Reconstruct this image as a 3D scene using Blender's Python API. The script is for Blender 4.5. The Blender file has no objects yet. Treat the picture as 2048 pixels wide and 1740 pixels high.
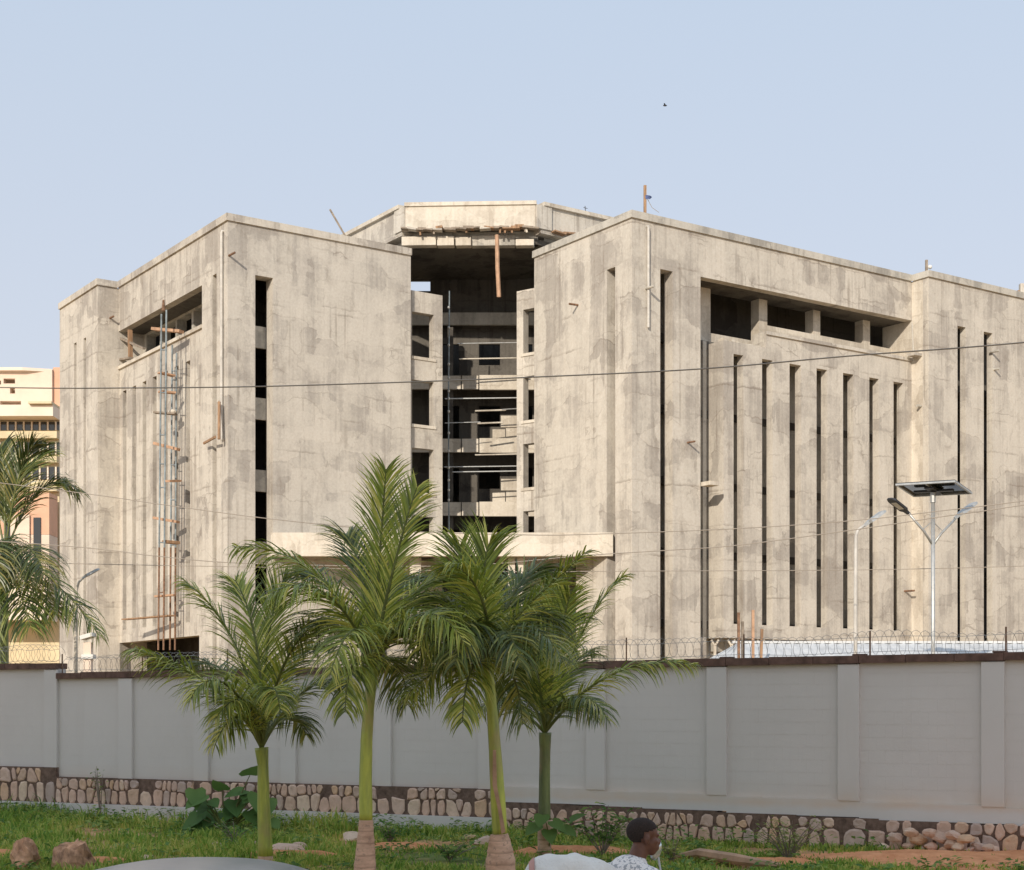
import bpy, math, random
import numpy as np
from mathutils import Vector, Matrix
random.seed(7)
rng = np.random.default_rng(7)
R = math.radians
SC = bpy.context.scene
C = SC.collection

# ------------------------------------------------------------------ camera, sky, sun, exposure
E = 2.35            # eye height above the verge, metres
FPX, HOR, CX = 3111.0, 1415.0, 1024.0     # focal length, horizon row, centre column of the 2048 px wide photo
cam = bpy.data.cameras.new('camera'); camo = bpy.data.objects.new('camera', cam); C.objects.link(camo)
camo.location = (0, 0, E); camo.rotation_euler = (R(90), 0, 0)
cam.sensor_width = 36; cam.sensor_fit = 'HORIZONTAL'
cam.lens = 36 * FPX / 2048; cam.shift_y = (HOR - 870) / 2048
cam.clip_start = 0.1; cam.clip_end = 6000
SC.camera = camo

SUN_EL = 24.0
tv = Vector((0.33, 0.94, 0)).normalized()            # the way the sunlight travels, seen from above
w = bpy.data.worlds.new('World'); SC.world = w; w.use_nodes = True
nt = w.node_tree; bg = nt.nodes['Background']
sky = nt.nodes.new('ShaderNodeTexSky'); sky.sky_type = 'NISHITA'; sky.sun_disc = False
sky.sun_elevation = R(SUN_EL); sky.sun_rotation = math.atan2(-tv.x, -tv.y) % (2 * math.pi)
sky.air_density = 1.0; sky.dust_density = 3.0; sky.ozone_density = 1.6; sky.altitude = 1100
# thin high haze: the clear sky is mixed with a pale, almost even white-blue
hz = nt.nodes.new('ShaderNodeMix'); hz.data_type = 'RGBA'; hz.inputs[0].default_value = .80
tc = nt.nodes.new('ShaderNodeTexCoord'); sx = nt.nodes.new('ShaderNodeSeparateXYZ'); nt.links.new(tc.outputs['Generated'], sx.inputs[0])
rp = nt.nodes.new('ShaderNodeValToRGB'); nt.links.new(sx.outputs[2], rp.inputs[0])
rp.color_ramp.elements[0].position = .06; rp.color_ramp.elements[0].color = (.70, .685, .70, 1); rp.color_ramp.elements[1].position = .42; rp.color_ramp.elements[1].color = (.575, .665, .79, 1)
e_ = rp.color_ramp.elements.new(.20); e_.color = (.645, .68, .755, 1)
gain = nt.nodes.new('ShaderNodeVectorMath'); gain.operation = 'SCALE'; gain.inputs[3].default_value = 9.75; nt.links.new(rp.outputs[0], gain.inputs[0])
nt.links.new(sky.outputs[0], hz.inputs[6]); nt.links.new(gain.outputs[0], hz.inputs[7]); nt.links.new(hz.outputs[2], bg.inputs[0]); bg.inputs[1].default_value = 0.10
sl = bpy.data.lights.new('sun', 'SUN'); so = bpy.data.objects.new('sun', sl); C.objects.link(so)
sl.energy = 3.2; sl.angle = R(0.6); sl.color = (1.0, 0.885, 0.745)
trav = Vector((tv.x * math.cos(R(SUN_EL)), tv.y * math.cos(R(SUN_EL)), -math.sin(R(SUN_EL))))
so.rotation_euler = trav.to_track_quat('-Z', 'Y').to_euler(); so.location = (-20, -30, 40)
vs = SC.view_settings; vs.view_transform = 'Standard'; vs.look = 'None'; vs.exposure = 0.22; vs.gamma = 1.0; vs.use_curve_mapping = False

# ------------------------------------------------------------------ geometry helpers
def K(u): return (u - CX) / FPX
def at(u, v, Y): return Vector((K(u) * Y, Y, E + (HOR - v) / FPX * Y))

class MB:
    """collects faces and links them as one mesh object"""
    def __init__(s): s.v = []; s.f = []
    def add(s, vs_, fs):
        b = len(s.v); s.v += [tuple(p) for p in vs_]; s.f += [tuple(b + i for i in f) for f in fs]; return s
    def box(s, o, ax, ay, az):
        o, ax, ay, az = map(Vector, (o, ax, ay, az))
        p = [o, o + ax, o + ax + ay, o + ay]; p += [q + az for q in p]
        fs = [(0, 3, 2, 1), (4, 5, 6, 7), (0, 1, 5, 4), (1, 2, 6, 5), (2, 3, 7, 6), (3, 0, 4, 7)]
        if ax.cross(ay).dot(az) < 0: fs = [f[::-1] for f in fs]
        return s.add(p, fs)
    def bx(s, x0, x1, y0, y1, z0, z1): return s.box((x0, y0, z0), (x1 - x0, 0, 0), (0, y1 - y0, 0), (0, 0, z1 - z0))
    def bar(s, a, b, wd, th, up=(0, 0, 1)):
        a, b = Vector(a), Vector(b); t = (b - a).normalized(); sd = t.cross(Vector(up))
        if sd.length < 1e-4: sd = t.cross(Vector((1, 0, 0)))
        sd.normalize(); n = sd.cross(t)
        return s.box(a - sd * wd / 2 - n * th / 2, b - a, sd * wd, n * th)
    def tube(s, pts, r, n=8, cap=True):
        pts = [Vector(p) for p in pts]; m = len(pts)
        rr = r if isinstance(r, (list, tuple)) else [r] * m
        vs_, fs = [], []; prev = None
        for i, p in enumerate(pts):
            t = (pts[min(i + 1, m - 1)] - pts[max(i - 1, 0)]).normalized()
            ref = prev if prev is not None else (Vector((0, 0, 1)) if abs(t.z) < .9 else Vector((1, 0, 0)))
            a = ref - t * ref.dot(t)
            if a.length < 1e-5: a = Vector((1, 0, 0)) - t * t.x
            a.normalize(); b = t.cross(a); prev = a
            for k in range(n):
                q = 2 * math.pi * k / n; vs_.append(p + (a * math.cos(q) + b * math.sin(q)) * rr[i])
        for i in range(m - 1):
            for k in range(n):
                k2 = (k + 1) % n; fs.append((i * n + k, i * n + k2, (i + 1) * n + k2, (i + 1) * n + k))
        if cap: fs.append(tuple(range(n))[::-1]); fs.append(tuple((m - 1) * n + k for k in range(n)))
        return s.add(vs_, fs)
    def prism(s, poly, z0, z1):
        n = len(poly); vs_ = [(p[0], p[1], z0) for p in poly] + [(p[0], p[1], z1) for p in poly]
        ar = sum(poly[i][0] * poly[(i + 1) % n][1] - poly[(i + 1) % n][0] * poly[i][1] for i in range(n))
        fs = [tuple(range(n))[::-1], tuple(range(n, 2 * n))] + [(i, (i + 1) % n, n + (i + 1) % n, n + i) for i in range(n)]
        if ar < 0: fs = [f[::-1] for f in fs]
        return s.add(vs_, fs)
    def ball(s, c, rx, ry=None, rz=None, nu=12, nv=8, M=None):
        ry = rx if ry is None else ry; rz = rx if rz is None else rz; c = Vector(c)
        vs_ = [Vector((0, 0, rz))]
        for j in range(1, nv):
            th = math.pi * j / nv
            for i in range(nu):
                ph = 2 * math.pi * i / nu
                vs_.append(Vector((rx * math.sin(th) * math.cos(ph), ry * math.sin(th) * math.sin(ph), rz * math.cos(th))))
        vs_.append(Vector((0, 0, -rz))); L = len(vs_) - 1
        fs = [(0, 1 + i, 1 + (i + 1) % nu) for i in range(nu)]
        for j in range(nv - 2):
            for i in range(nu):
                a = 1 + j * nu; i2 = (i + 1) % nu; fs.append((a + i, a + nu + i, a + nu + i2, a + i2))
        a = 1 + (nv - 2) * nu; fs += [(a + i, L, a + (i + 1) % nu) for i in range(nu)]
        if M is not None: vs_ = [M @ q for q in vs_]
        return s.add([q + c for q in vs_], fs)
    def mesh(s, name, mat, smooth=False):
        me = bpy.data.meshes.new(name); me.from_pydata(s.v, [], s.f)
        if mat: me.materials.append(mat)
        if smooth: me.polygons.foreach_set('use_smooth', [True] * len(me.polygons))
        me.update(); return me
    def build(s, name, mat, parent=None, smooth=False, label=None, kind=None, bevel=0):
        return link(name, s.mesh(name, mat, smooth), parent, label, kind, bevel)

def link(name, me, parent=None, label=None, kind=None, bevel=0, loc=None, rz=0):
    o = bpy.data.objects.new(name, me); C.objects.link(o)
    if loc is not None: o.location = loc; o.rotation_euler = (0, 0, rz)
    if parent is not None:
        o.parent = parent; o.matrix_parent_inverse = INV.get(parent.name, Matrix.Identity(4))
    if label: o['label'] = label
    if kind: o['kind'] = kind
    if bevel:
        b = o.modifiers.new('bevel', 'BEVEL'); b.width = bevel; b.segments = 2; b.limit_method = 'ANGLE'; b.angle_limit = R(40)
    return o
INV = {}
def thing(name, label, cat, loc=(0, 0, 0), group=None):
    o = bpy.data.objects.new(name, None); C.objects.link(o); o.location = loc; o.empty_display_size = .3
    INV[o.name] = Matrix.Translation(-Vector(loc))
    return tag(o, label, cat, group)
def tag(o, label, cat, group=None):
    o['label'] = label; o['category'] = cat
    if group: o['group'] = group
    return o

class Fr:
    """a vertical plane: origin, direction along it, inward direction"""
    def __init__(s, P, d, inn): s.P = Vector((P[0], P[1], 0)); s.d = Vector((d[0], d[1], 0)).normalized(); s.i = Vector((inn[0], inn[1], 0)).normalized()
    def p(s, t, z=0, dep=0): q = s.P + s.d * t + s.i * dep; return Vector((q.x, q.y, z))
    def t(s, u, dep=0):
        k = K(u); P = s.P + s.i * dep; return (k * P.y - P.x) / (s.d.x - k * s.d.y)
    def z(s, u, v, dep=0): return E + (HOR - v) / FPX * s.p(s.t(u, dep), 0, dep).y
    def box(s, mb, t0, t1, z0, z1, d0, d1):
        return mb.box(s.p(t0, z0, d0), s.d * (t1 - t0), s.i * (d1 - d0), (0, 0, z1 - z0))
    def wall(s, mb, t0, t1, z0, z1, th=.3, dep=0, holes=()):
        """wall slab with rectangular through openings (t0,t1,z0,z1); only outer faces are made"""
        T = sorted({t0, t1, *[min(max(h[i], t0), t1) for h in holes for i in (0, 1)]})
        Z = sorted({z0, z1, *[min(max(h[i], z0), z1) for h in holes for i in (2, 3)]})
        nT, nZ = len(T) - 1, len(Z) - 1
        def solid(i, j):
            if i < 0 or j < 0 or i >= nT or j >= nZ: return False
            a, b = (T[i] + T[i + 1]) / 2, (Z[j] + Z[j + 1]) / 2
            return not any(h[0] < a < h[1] and h[2] < b < h[3] for h in holes)
        d0, d1 = dep, dep + th; P = s.p; flip = s.d.cross(s.i).z < 0
        def q(*pp): mb.add(pp, [(0, 1, 2, 3) if not flip else (3, 2, 1, 0)])
        for i in range(nT):
            for j in range(nZ):
                if not solid(i, j): continue
                a, b, c, e = T[i], T[i + 1], Z[j], Z[j + 1]
                q(P(a, c, d0), P(b, c, d0), P(b, e, d0), P(a, e, d0)); q(P(b, c, d1), P(a, c, d1), P(a, e, d1), P(b, e, d1))
                if not solid(i - 1, j): q(P(a, c, d1), P(a, c, d0), P(a, e, d0), P(a, e, d1))
                if not solid(i + 1, j): q(P(b, c, d0), P(b, c, d1), P(b, e, d1), P(b, e, d0))
                if not solid(i, j - 1): q(P(a, c, d1), P(b, c, d1), P(b, c, d0), P(a, c, d0))
                if not solid(i, j + 1): q(P(a, e, d0), P(b, e, d0), P(b, e, d1), P(a, e, d1))
        return mb

# ------------------------------------------------------------------ materials
class NT:
    def __init__(s, name):
        s.m = bpy.data.materials.new(name); s.m.use_nodes = True; s.t = s.m.node_tree; s.b = s.t.nodes['Principled BSDF']; s.out = s.t.nodes['Material Output']
        s.pos = s.n('ShaderNodeNewGeometry').outputs['Position']
    def n(s, ty, **kw):
        x = s.t.nodes.new(ty)
        for k, v in kw.items(): setattr(x, k, v)
        return x
    def set(s, sock, v):
        if isinstance(v, bpy.types.NodeSocket): s.t.links.new(v, sock)
        else:
            if hasattr(sock.default_value, '__len__') and not hasattr(v, '__len__'): v = [v] * len(sock.default_value)
            if hasattr(v, '__len__') and len(v) == 3 and len(sock.default_value) == 4: v = (*v, 1)
            sock.default_value = v
    def scale(s, vec, x, y, z, rz=0):
        m = s.n('ShaderNodeMapping'); s.set(m.inputs[0], vec); m.inputs['Scale'].default_value = (x, y, z); m.inputs['Rotation'].default_value = (0, 0, rz); return m.outputs[0]
    def noise(s, vec, sc, det=4, rough=.55, dist=0):
        x = s.n('ShaderNodeTexNoise'); s.set(x.inputs['Vector'], vec); x.inputs['Scale'].default_value = sc; x.inputs['Detail'].default_value = det
        x.inputs['Roughness'].default_value = rough; x.inputs['Distortion'].default_value = dist; return x.outputs
    def vor(s, vec, sc, feat='F1', rand=1.0):
        x = s.n('ShaderNodeTexVoronoi', feature=feat); s.set(x.inputs['Vector'], vec); x.inputs['Scale'].default_value = sc; x.inputs['Randomness'].default_value = rand; return x.outputs
    def ramp(s, f, stops, interp='LINEAR'):
        x = s.n('ShaderNodeValToRGB'); s.set(x.inputs[0], f); e = x.color_ramp.elements; x.color_ramp.interpolation = interp
        while len(e) < len(stops): e.new(.5)
        for k, (p, c) in enumerate(stops):
            e[k].position = p; e[k].color = (*c, 1) if hasattr(c, '__len__') else (c, c, c, 1)
        return x.outputs[0]
    def mix(s, f, a, b, mode='MIX'):
        x = s.n('ShaderNodeMix', data_type='RGBA', blend_type=mode); s.set(x.inputs[0], f); s.set(x.inputs[6], a); s.set(x.inputs[7], b); return x.outputs[2]
    def math(s, op, a, b=0.0, c=0.0, clamp=False):
        x = s.n('ShaderNodeMath', operation=op, use_clamp=clamp); s.set(x.inputs[0], a); s.set(x.inputs[1], b)
        s.set(x.inputs[2], c); return x.outputs[0]
    def vadd(s, a, b, k):
        x = s.n('ShaderNodeVectorMath', operation='MULTIPLY_ADD'); s.set(x.inputs[0], b); s.set(x.inputs[1], (k, k, k)); s.set(x.inputs[2], a); return x.outputs[0]
    def sep(s, v): x = s.n('ShaderNodeSeparateXYZ'); s.set(x.inputs[0], v); return x.outputs
    def bump(s, h, dist, strength=.6):
        x = s.n('ShaderNodeBump'); s.set(x.inputs['Height'], h); x.inputs['Distance'].default_value = dist; x.inputs['Strength'].default_value = strength; s.t.links.new(x.outputs[0], s.b.inputs['Normal'])
    def done(s, col=None, rough=None, metal=None, spec=None):
        if col is not None: s.set(s.b.inputs['Base Color'], col)
        if rough is not None: s.set(s.b.inputs['Roughness'], rough)
        if metal is not None: s.set(s.b.inputs['Metallic'], metal)
        if spec is not None: s.b.inputs['Specular IOR Level'].default_value = spec
        return s.m

def concrete(name, cream, grey, dark, seed=0.0, contrast=1.0):
    """bare plaster and shuttered concrete: patches put on in rectangles, outlines, drips, lift lines"""
    n = NT(name)
    p = n.scale(n.pos, 1, 1, 1, -R(34.5)); p.node.inputs['Location'].default_value = (seed, seed * .7, 0)
    wob = n.noise(p, .9, 3)[1]; wob2 = n.noise(p, 4.0, 3)[1]; wob3 = n.noise(p, 14.0, 2)[1]
    wq = n.vadd(n.vadd(n.vadd(p, wob, .42), wob2, .20), wob3, .03)
    def rect(vec, sx, sz, ch):
        x = n.vor(n.scale(vec, sx, sx, sz), 1.0); x['Color'].node.distance = 'CHEBYCHEV'; return n.sep(x['Color'])[ch]
    off = n.vadd(wq, n.pos, 0.0); off.node.inputs[0].default_value = (0, 0, 0)
    def shifted(dx, dz):
        x = n.n('ShaderNodeVectorMath', operation='ADD'); n.set(x.inputs[0], wq); x.inputs[1].default_value = (dx, dx, dz); return x.outputs[0]
    A, B_ = rect(wq, .44, .80, 0), rect(wq, 1.25, .26, 1)
    A2, B2 = rect(shifted(.035, .05), .44, .80, 0), rect(shifted(.03, .02), 1.25, .26, 1)
    eA = n.ramp(n.math('ABSOLUTE', n.math('SUBTRACT', A, A2)), [(.02, 0), (.10, 1)]); eB = n.ramp(n.math('ABSOLUTE', n.math('SUBTRACT', B_, B2)), [(.02, 0), (.14, 1)])
    big = n.noise(p, .17, 5, .6)[0]; mid = n.noise(p, .9, 6, .65)[0]
    streak = n.noise(n.scale(p, 1.9, 1.9, .06), 1.0, 5, .6)[0]; fstreak = n.noise(n.scale(p, 5.5, 5.5, .22), 1.0, 5, .62)[0]
    tone = n.math('MULTIPLY_ADD', A, .30, n.math('MULTIPLY', B_, .28)); tone = n.math('MULTIPLY_ADD', big, .55, tone)
    tone = n.math('MULTIPLY_ADD', mid, .80, tone); tone = n.math('MULTIPLY_ADD', streak, .66, tone); tone = n.math('MULTIPLY_ADD', fstreak, .42, tone)     # centred near 1.6
    t_ = n.math('MULTIPLY', tone, .334)
    deep = tuple(g * .75 + d * .25 for g, d in zip(grey, dark)); pale = tuple(min(.8, c * 1.13) for c in cream)
    col = n.ramp(t_, [(.370, deep), (.450, grey), (.520, cream), (.610, pale)])
    brk = n.ramp(n.noise(p, .6, 4)[0], [(.40, 0), (.60, 1)]); brk2 = n.ramp(n.noise(p, 1.7, 4)[0], [(.45, 0), (.60, 1)])
    col = n.mix(n.math('MULTIPLY', n.math('MULTIPLY', eA, brk), .42 * contrast), col, dark)
    col = n.mix(n.math('MULTIPLY', n.math('MULTIPLY', eB, brk2), .22 * contrast), col, dark)
    zz = n.math('FRACT', n.math('MULTIPLY_ADD', n.sep(n.vadd(n.vadd(p, wob2, .16), wob, .12))[2], .62, .3))
    lift = n.math('MULTIPLY', n.ramp(zz, [(0, 1), (.03, .8), (.075, 0)]), n.ramp(n.noise(p, .38, 4)[0], [(.50, 0), (.60, 1)]))
    col = n.mix(n.math('MULTIPLY', lift, .58 * contrast), col, dark)
    bl = n.ramp(n.noise(n.scale(p, 1, 1, .5), 1.1, 6, .72, .8)[0], [(.56, 0), (.66, .6), (.76, 1)])
    col = n.mix(n.math('MULTIPLY', bl, .50 * contrast), col, dark)
    drip = n.math('MULTIPLY', n.ramp(n.noise(n.scale(p, 4.2, 4.2, .05), 1.0, 4, .65)[0], [(.55, 0), (.66, 1)]), n.ramp(n.noise(p, .30, 3)[0], [(.42, 0), (.60, 1)]))
    col = n.mix(n.math('MULTIPLY', drip, .62 * contrast), col, dark)
    wash = n.math('MULTIPLY', n.ramp(n.noise(n.scale(p, 3.1, 3.1, .06), 1.0, 4, .6)[0], [(.56, 0), (.68, 1)]), n.ramp(n.noise(p, .4, 3)[0], [(.45, 0), (.62, 1)]))
    col = n.mix(n.math('MULTIPLY', wash, .55 * contrast), col, pale)
    pp = n.math('MULTIPLY', n.ramp(rect(wq, .85, .62, 2), [(.70, 0), (.74, 1)]), n.ramp(n.noise(p, 1.2, 5, .65)[0], [(.36, .2), (.56, 1)]))
    col = n.mix(n.math('MULTIPLY', pp, .55), col, pale)
    fine = n.noise(p, 9.0, 6, .7)[0]
    col = n.mix(.12, col, n.ramp(fine, [(.3, 0.0), (.7, 1.0)]), 'OVERLAY')
    h = n.math('MULTIPLY_ADD', fine, .3, n.math('MULTIPLY_ADD', A, .25, n.math('MULTIPLY', mid, .9)))
    n.bump(h, .03, .5)
    return n.done(col, .92, spec=.2)

M = {}
M['concrete'] = concrete('bare_concrete', (.550, .512, .447), (.415, .382, .338), (.225, .188, .154))
M['concrete_left'] = concrete('bare_concrete_grey', (.530, .496, .438), (.402, .373, .335), (.240, .205, .170), 13.0, .9)
M['concrete_shaded'] = concrete('shade_toned_concrete', (.135, .125, .11), (.085, .078, .07), (.05, .045, .04), 41.0, .7)  # interior concrete darkened below its own tone to put shade into the colour
M['concrete_pale'] = concrete('pale_concrete', (.63, .58, .495), (.51, .46, .385), (.30, .25, .19), 5.0, .6)
M['concrete_grey'] = concrete('grey_coping_concrete', (.50, .475, .42), (.36, .345, .31), (.22, .20, .175), 29.0, .8)

def simple(name, col, rough=.7, metal=0, var=.12, sc=6.0, spec=.3, bump=0, stretch=(1, 1, 1), perobj=0):
    n = NT(name); p = n.scale(n.pos, *stretch)
    a = tuple(c * (1 - var * 1.6) for c in col); b = tuple(min(1, c * (1 + var)) for c in col)
    f = n.noise(p, sc, 5, .65)[0]
    c = n.mix(n.ramp(f, [(.3, 0), (.7, 1)]), a, b)
    if perobj:
        r = n.n('ShaderNodeObjectInfo').outputs['Random']
        c = n.mix(1.0, c, n.ramp(r, [(0, 1 - perobj), (1, 1 + perobj * .3)]), 'MULTIPLY')
    if bump: n.bump(f, bump, .6)
    return n.done(c, rough, metal, spec)

def wallpaint():
    n = NT('grey_wall_paint'); p = n.pos
    base = n.mix(n.ramp(n.noise(p, .5, 5, .6)[0], [(.3, 0), (.7, 1)]), (.670, .642, .602), (.720, .692, .652))
    st = n.noise(n.scale(p, 3, 3, .25), 1.0, 4)[0]
    base = n.mix(n.math('MULTIPLY', n.ramp(st, [(.55, 0), (.75, 1)]), .16), base, (.57, .53, .475))
    z = n.sep(n.vadd(p, n.noise(p, 2.2, 4)[1], .16))[2]
    # red dust splashed up the foot of the wall
    d = n.math('MULTIPLY', n.ramp(n.math('MULTIPLY', z, .5), [(.35, .0), (.40, .75), (.50, .22), (.62, 0)]), n.ramp(n.noise(p, 1.3, 4)[0], [(.3, .35), (.65, 1)]))
    base = n.mix(n.math('MULTIPLY', d, .6), base, (.72, .48, .28))
    n.bump(n.noise(p, 30, 4)[0], .004, .4)
    return n.done(base, .85, spec=.25)
M['wall_paint'] = wallpaint()
M['coping_brown'] = simple('brown_coping', (.16, .095, .072), .75, var=.3, sc=5, bump=.01)
M['mortar'] = simple('dark_mortar', (.185, .125, .095), .95, var=.3, sc=10, bump=.02)
def stone_mat():
    n = NT('rubble_stone'); r = n.n('ShaderNodeObjectInfo').outputs['Random']
    c = n.ramp(r, [(0, (.78, .53, .40)), (.2, (.82, .58, .45)), (.4, (.68, .50, .42)), (.55, (.86, .57, .36)), (.7, (.56, .45, .40)), (.85, (.84, .62, .49)), (1, (.88, .70, .52))])
    f = n.noise(n.pos, 7, 6, .7)[0]
    c = n.mix(n.ramp(f, [(.3, .0), (.72, .55)]), c, (.40, .28, .19))
    n.bump(f, .03, .8); return n.done(c, .9, spec=.2)
M['stone'] = stone_mat()
M['wood'] = simple('weathered_timber', (.36, .225, .135), .85, var=.3, sc=3, stretch=(4, 4, .6), bump=.006)
M['wood_orange'] = simple('fresh_timber', (.50, .315, .205), .8, var=.2, sc=4, bump=.004)
M['wood_grey'] = simple('grey_timber', (.30, .25, .20), .9, var=.3, sc=4, bump=.006)
M['steel'] = simple('galvanised_steel', (.50, .51, .50), .45, .5, var=.12, sc=9)
M['steel_dark'] = simple('dark_steel', (.06, .06, .065), .5, .3, var=.2)
M['pipe_blue'] = simple('blue_scaffold_pipe', (.27, .32, .345), .6, .15, var=.35, sc=2.5)
M['rust'] = simple('rusty_steel', (.26, .155, .10), .85, .1, var=.35, sc=8)
M['white'] = simple('white_paint', (.78, .76, .71), .5, var=.06, sc=3)
M['pipe_white'] = simple('weathered_white_pipe', (.60, .575, .53), .6, var=.15, sc=3)
M['black'] = simple('black_rubber', (.022, .022, .022), .7, var=.2)
M['cable'] = simple('dark_cable', (.36, .31, .255), .7, var=.1)
M['wire'] = simple('razor_wire_steel', (.33, .31, .28), .5, .6, var=.2)
M['roof_sheet'] = simple('pale_blue_roof_sheet', (.60, .61, .61), .65, 0, var=.1, sc=1.2)
M['peach'] = simple('peach_paint', (.78, .64, .52), .85, var=.07, sc=.6)
M['peach_light'] = simple('cream_paint', (.84, .72, .60), .85, var=.06, sc=.6)
M['orange_paint'] = simple('orange_paint', (.74, .45, .31), .85, var=.08, sc=.6)
M['ochre_paint'] = simple('ochre_paint', (.70, .60, .40), .85, var=.1, sc=.8)
def glass():
    n = NT('dark_window_glass'); n.set(n.b.inputs['Base Color'], (.03, .035, .04)); n.set(n.b.inputs['Roughness'], .08); n.b.inputs['Specular IOR Level'].default_value = .7
    return n.m
M['glass'] = glass()

# ------------------------------------------------------------------ ground
def ground_mat():
    n = NT('verge_earth'); p = n.pos
    f = n.noise(p, .35, 6, .65)[0]; g = n.noise(p, 3.5, 6, .7)[0]
    c = n.mix(n.ramp(g, [(.3, 0), (.7, 1)]), (.48, .25, .12), (.68, .41, .22))
    gr = n.mix(n.ramp(g, [(.35, 0), (.65, 1)]), (.10, .14, .035), (.20, .23, .07))
    c = n.mix(n.ramp(f, [(.40, 1), (.54, 0)]), c, gr)
    n.bump(g, .05, .7); return n.done(c, .95, spec=.15)
M['ground'] = ground_mat()
def soil_mat():
    n = NT('red_soil'); g = n.noise(n.pos, 4, 7, .7)[0]
    c = n.mix(n.ramp(g, [(.3, 0), (.7, 1)]), (.58, .24, .11), (.88, .43, .22)); n.bump(g, .06, .8); return n.done(c, .95, spec=.15)
M['soil'] = soil_mat()
g = MB(); S = 1500
g.add([(-S, -60, 0), (S, -60, 0), (S, 2600, 0), (-S, 2600, 0)], [(0, 1, 2, 3)])
g.build('ground', M['ground'], kind='structure')

# ------------------------------------------------------------------ the unfinished concrete building
dR = Vector((.8241, .5665, 0)); dL = Vector((-.5665, .8241, 0))     # the two façade directions, square to each other
CR = Vector((5.246, 68.0, 0)); CL = Vector((-12.50, 68.4, 0))       # the two front corners
TOP = E + 21.41                                                     # underside of the coping
FR = Fr(CR, dR, dL); FRL = Fr(CR, dL, dR); FLF = Fr(CL, dR, dL); FLL = Fr(CL, dL, dR)
B = thing('concrete_building', 'large unfinished bare concrete building with two wings and a tall open court between them', 'building', (-2, 75, 0))
def part(mb, name, mat='concrete', par=None, **kw): return mb.build(name, M[mat], B if par is None else par, **kw)
def sub(mb, name, par, mat): o = mb.build(name, M[mat], par); o.matrix_parent_inverse = par.matrix_parent_inverse.copy() if False else INV[B.name]; o.matrix_parent_inverse = Matrix.Identity(4); return o
STO = [E + h for h in (20.16, 16.94, 13.72, 10.48, 7.25, 4.0)]      # storey levels

def subpart(mb, name, par, mat):
    """child of a part: the part's own world matrix is the identity, so no inverse is needed"""
    o = mb.build(name, mat if not isinstance(mat, str) else M[mat]); o.parent = par; return o

# --- right wing, the long face turned right
tA, tB = FR.t(1401), FR.t(1824)
zh = E + 19.46                                     # head of the top-floor opening
s0, s1 = FR.t(1320.5), FR.t(1345.5)
m = FR.wall(MB(), 0, tA, 0, TOP, .6, 0, [(s0, s1, .4, FR.z(1322, 538))])
wall_r = part(m, 'wall', label='corner block of the right wing with one tall slit')
c = FR.box(MB(), -.09, tB - .09, TOP, TOP + .32, -.09, .33); subpart(c, 'coping', wall_r, 'concrete_grey')
m = FR.wall(MB(), tA, tB, zh, TOP, .45); part(m, 'lintel_wall')
# slit wall below
t_s = FR.t(1448); t_w1 = FR.t(1533)
zs = E + 17.56; zs1 = E + 16.79; ztop = E + 16.24; zbot = E + 3.84; zop = E + 3.19
slits = [(1468, 1487), (1525, 1546), (1580, 1603), (1634, 1655), (1687, 1708), (1739.5, 1758.5), (1788, 1807)]
hol = [(FR.t(a), FR.t(b), zbot, ztop) for a, b in slits]
m = FR.wall(MB(), t_s, tB, zop, zs1, .40, .03, hol); sw = part(m, 'slit_wall')
part(FR.box(MB(), t_s, t_s + .3, zop, zs1, .435, 1.2), 'return_wall')
m = FR.wall(MB(), t_w1, tB, zs1, zs - .16, .95, .03); part(m, 'sill_wall')
m = FR.box(MB(), t_w1, tB, zs - .16, zs, -.05, .95); part(m, 'window_sill')
# crumbling top of the slit wall under the first opening
m = MB()
for k in range(9):
    a = t_s + .1 + k * (t_w1 - t_s - .2) / 9; hh = random.choice([.04, .08, .15, .05, .1])
    FR.box(m, a, a + (t_w1 - t_s) / 9 * random.uniform(.5, .95), zs1, zs1 + hh, .05 + random.uniform(0, .15), .5)
part(m, 'broken_edge', 'concrete_pale')
# piers under the slit wall at ground level
m = MB()
for u in (1405, 1560): part(FR.box(MB(), FR.t(u), FR.t(u) + .5, 0, zop, .3, .9), 'ground_pier')
part(FR.box(MB(), FR.t(1700), tB, 0, zop, .1, .95), 'ground_wall')
# recess: back wall with the row of openings
dp = 1.35
ops = [(1421, 1518, E + 17.0), (1534.5, 1626.5, None), (1640.5, 1726, None), (1740, 1802, None)]
zwh = FR.z(1421, 574, dp); zws = FR.z(1560, 655.5, dp)
hol = [(FR.t(a, dp), FR.t(b, dp), (zws if z is None else FR.z(1470, 675, dp)), zwh) for a, b, z in ops]
m = FR.wall(MB(), tA - .1, FR.t(1818, dp) + .2, E + 16.45, zh + .02, .55, dp, hol); part(m, 'window_wall', 'concrete_pale')
part(FR.box(MB(), t_s + .35, tB, E + 16.5, E + 16.7, .44, dp - .01), 'recess_floor', 'concrete_shaded')
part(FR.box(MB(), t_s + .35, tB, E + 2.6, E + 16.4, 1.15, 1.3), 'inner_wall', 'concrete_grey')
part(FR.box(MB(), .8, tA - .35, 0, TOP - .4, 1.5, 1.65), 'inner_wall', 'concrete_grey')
m = FR.box(MB(), tA - .3, tB + .1, zh + .02, zh + .30, .46, dp + .6); part(m, 'recess_ceiling', 'concrete_shaded')
m = FR.box(MB(), tA - .32, tA, 0, TOP, .605, 2.0); part(m, 'return_wall')
m = FR.box(MB(), tA, t_s + 2.2, 0, E + 15.5, dp + .05, dp + .25); part(m, 'recess_wall', 'concrete_grey')
m = FR.box(MB(), FR.t(1406, 1.02), FR.t(1413, 1.02), 0, E + 16.9, 1.02, dp + .05); part(m, 'recess_column', 'concrete_grey')
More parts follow.
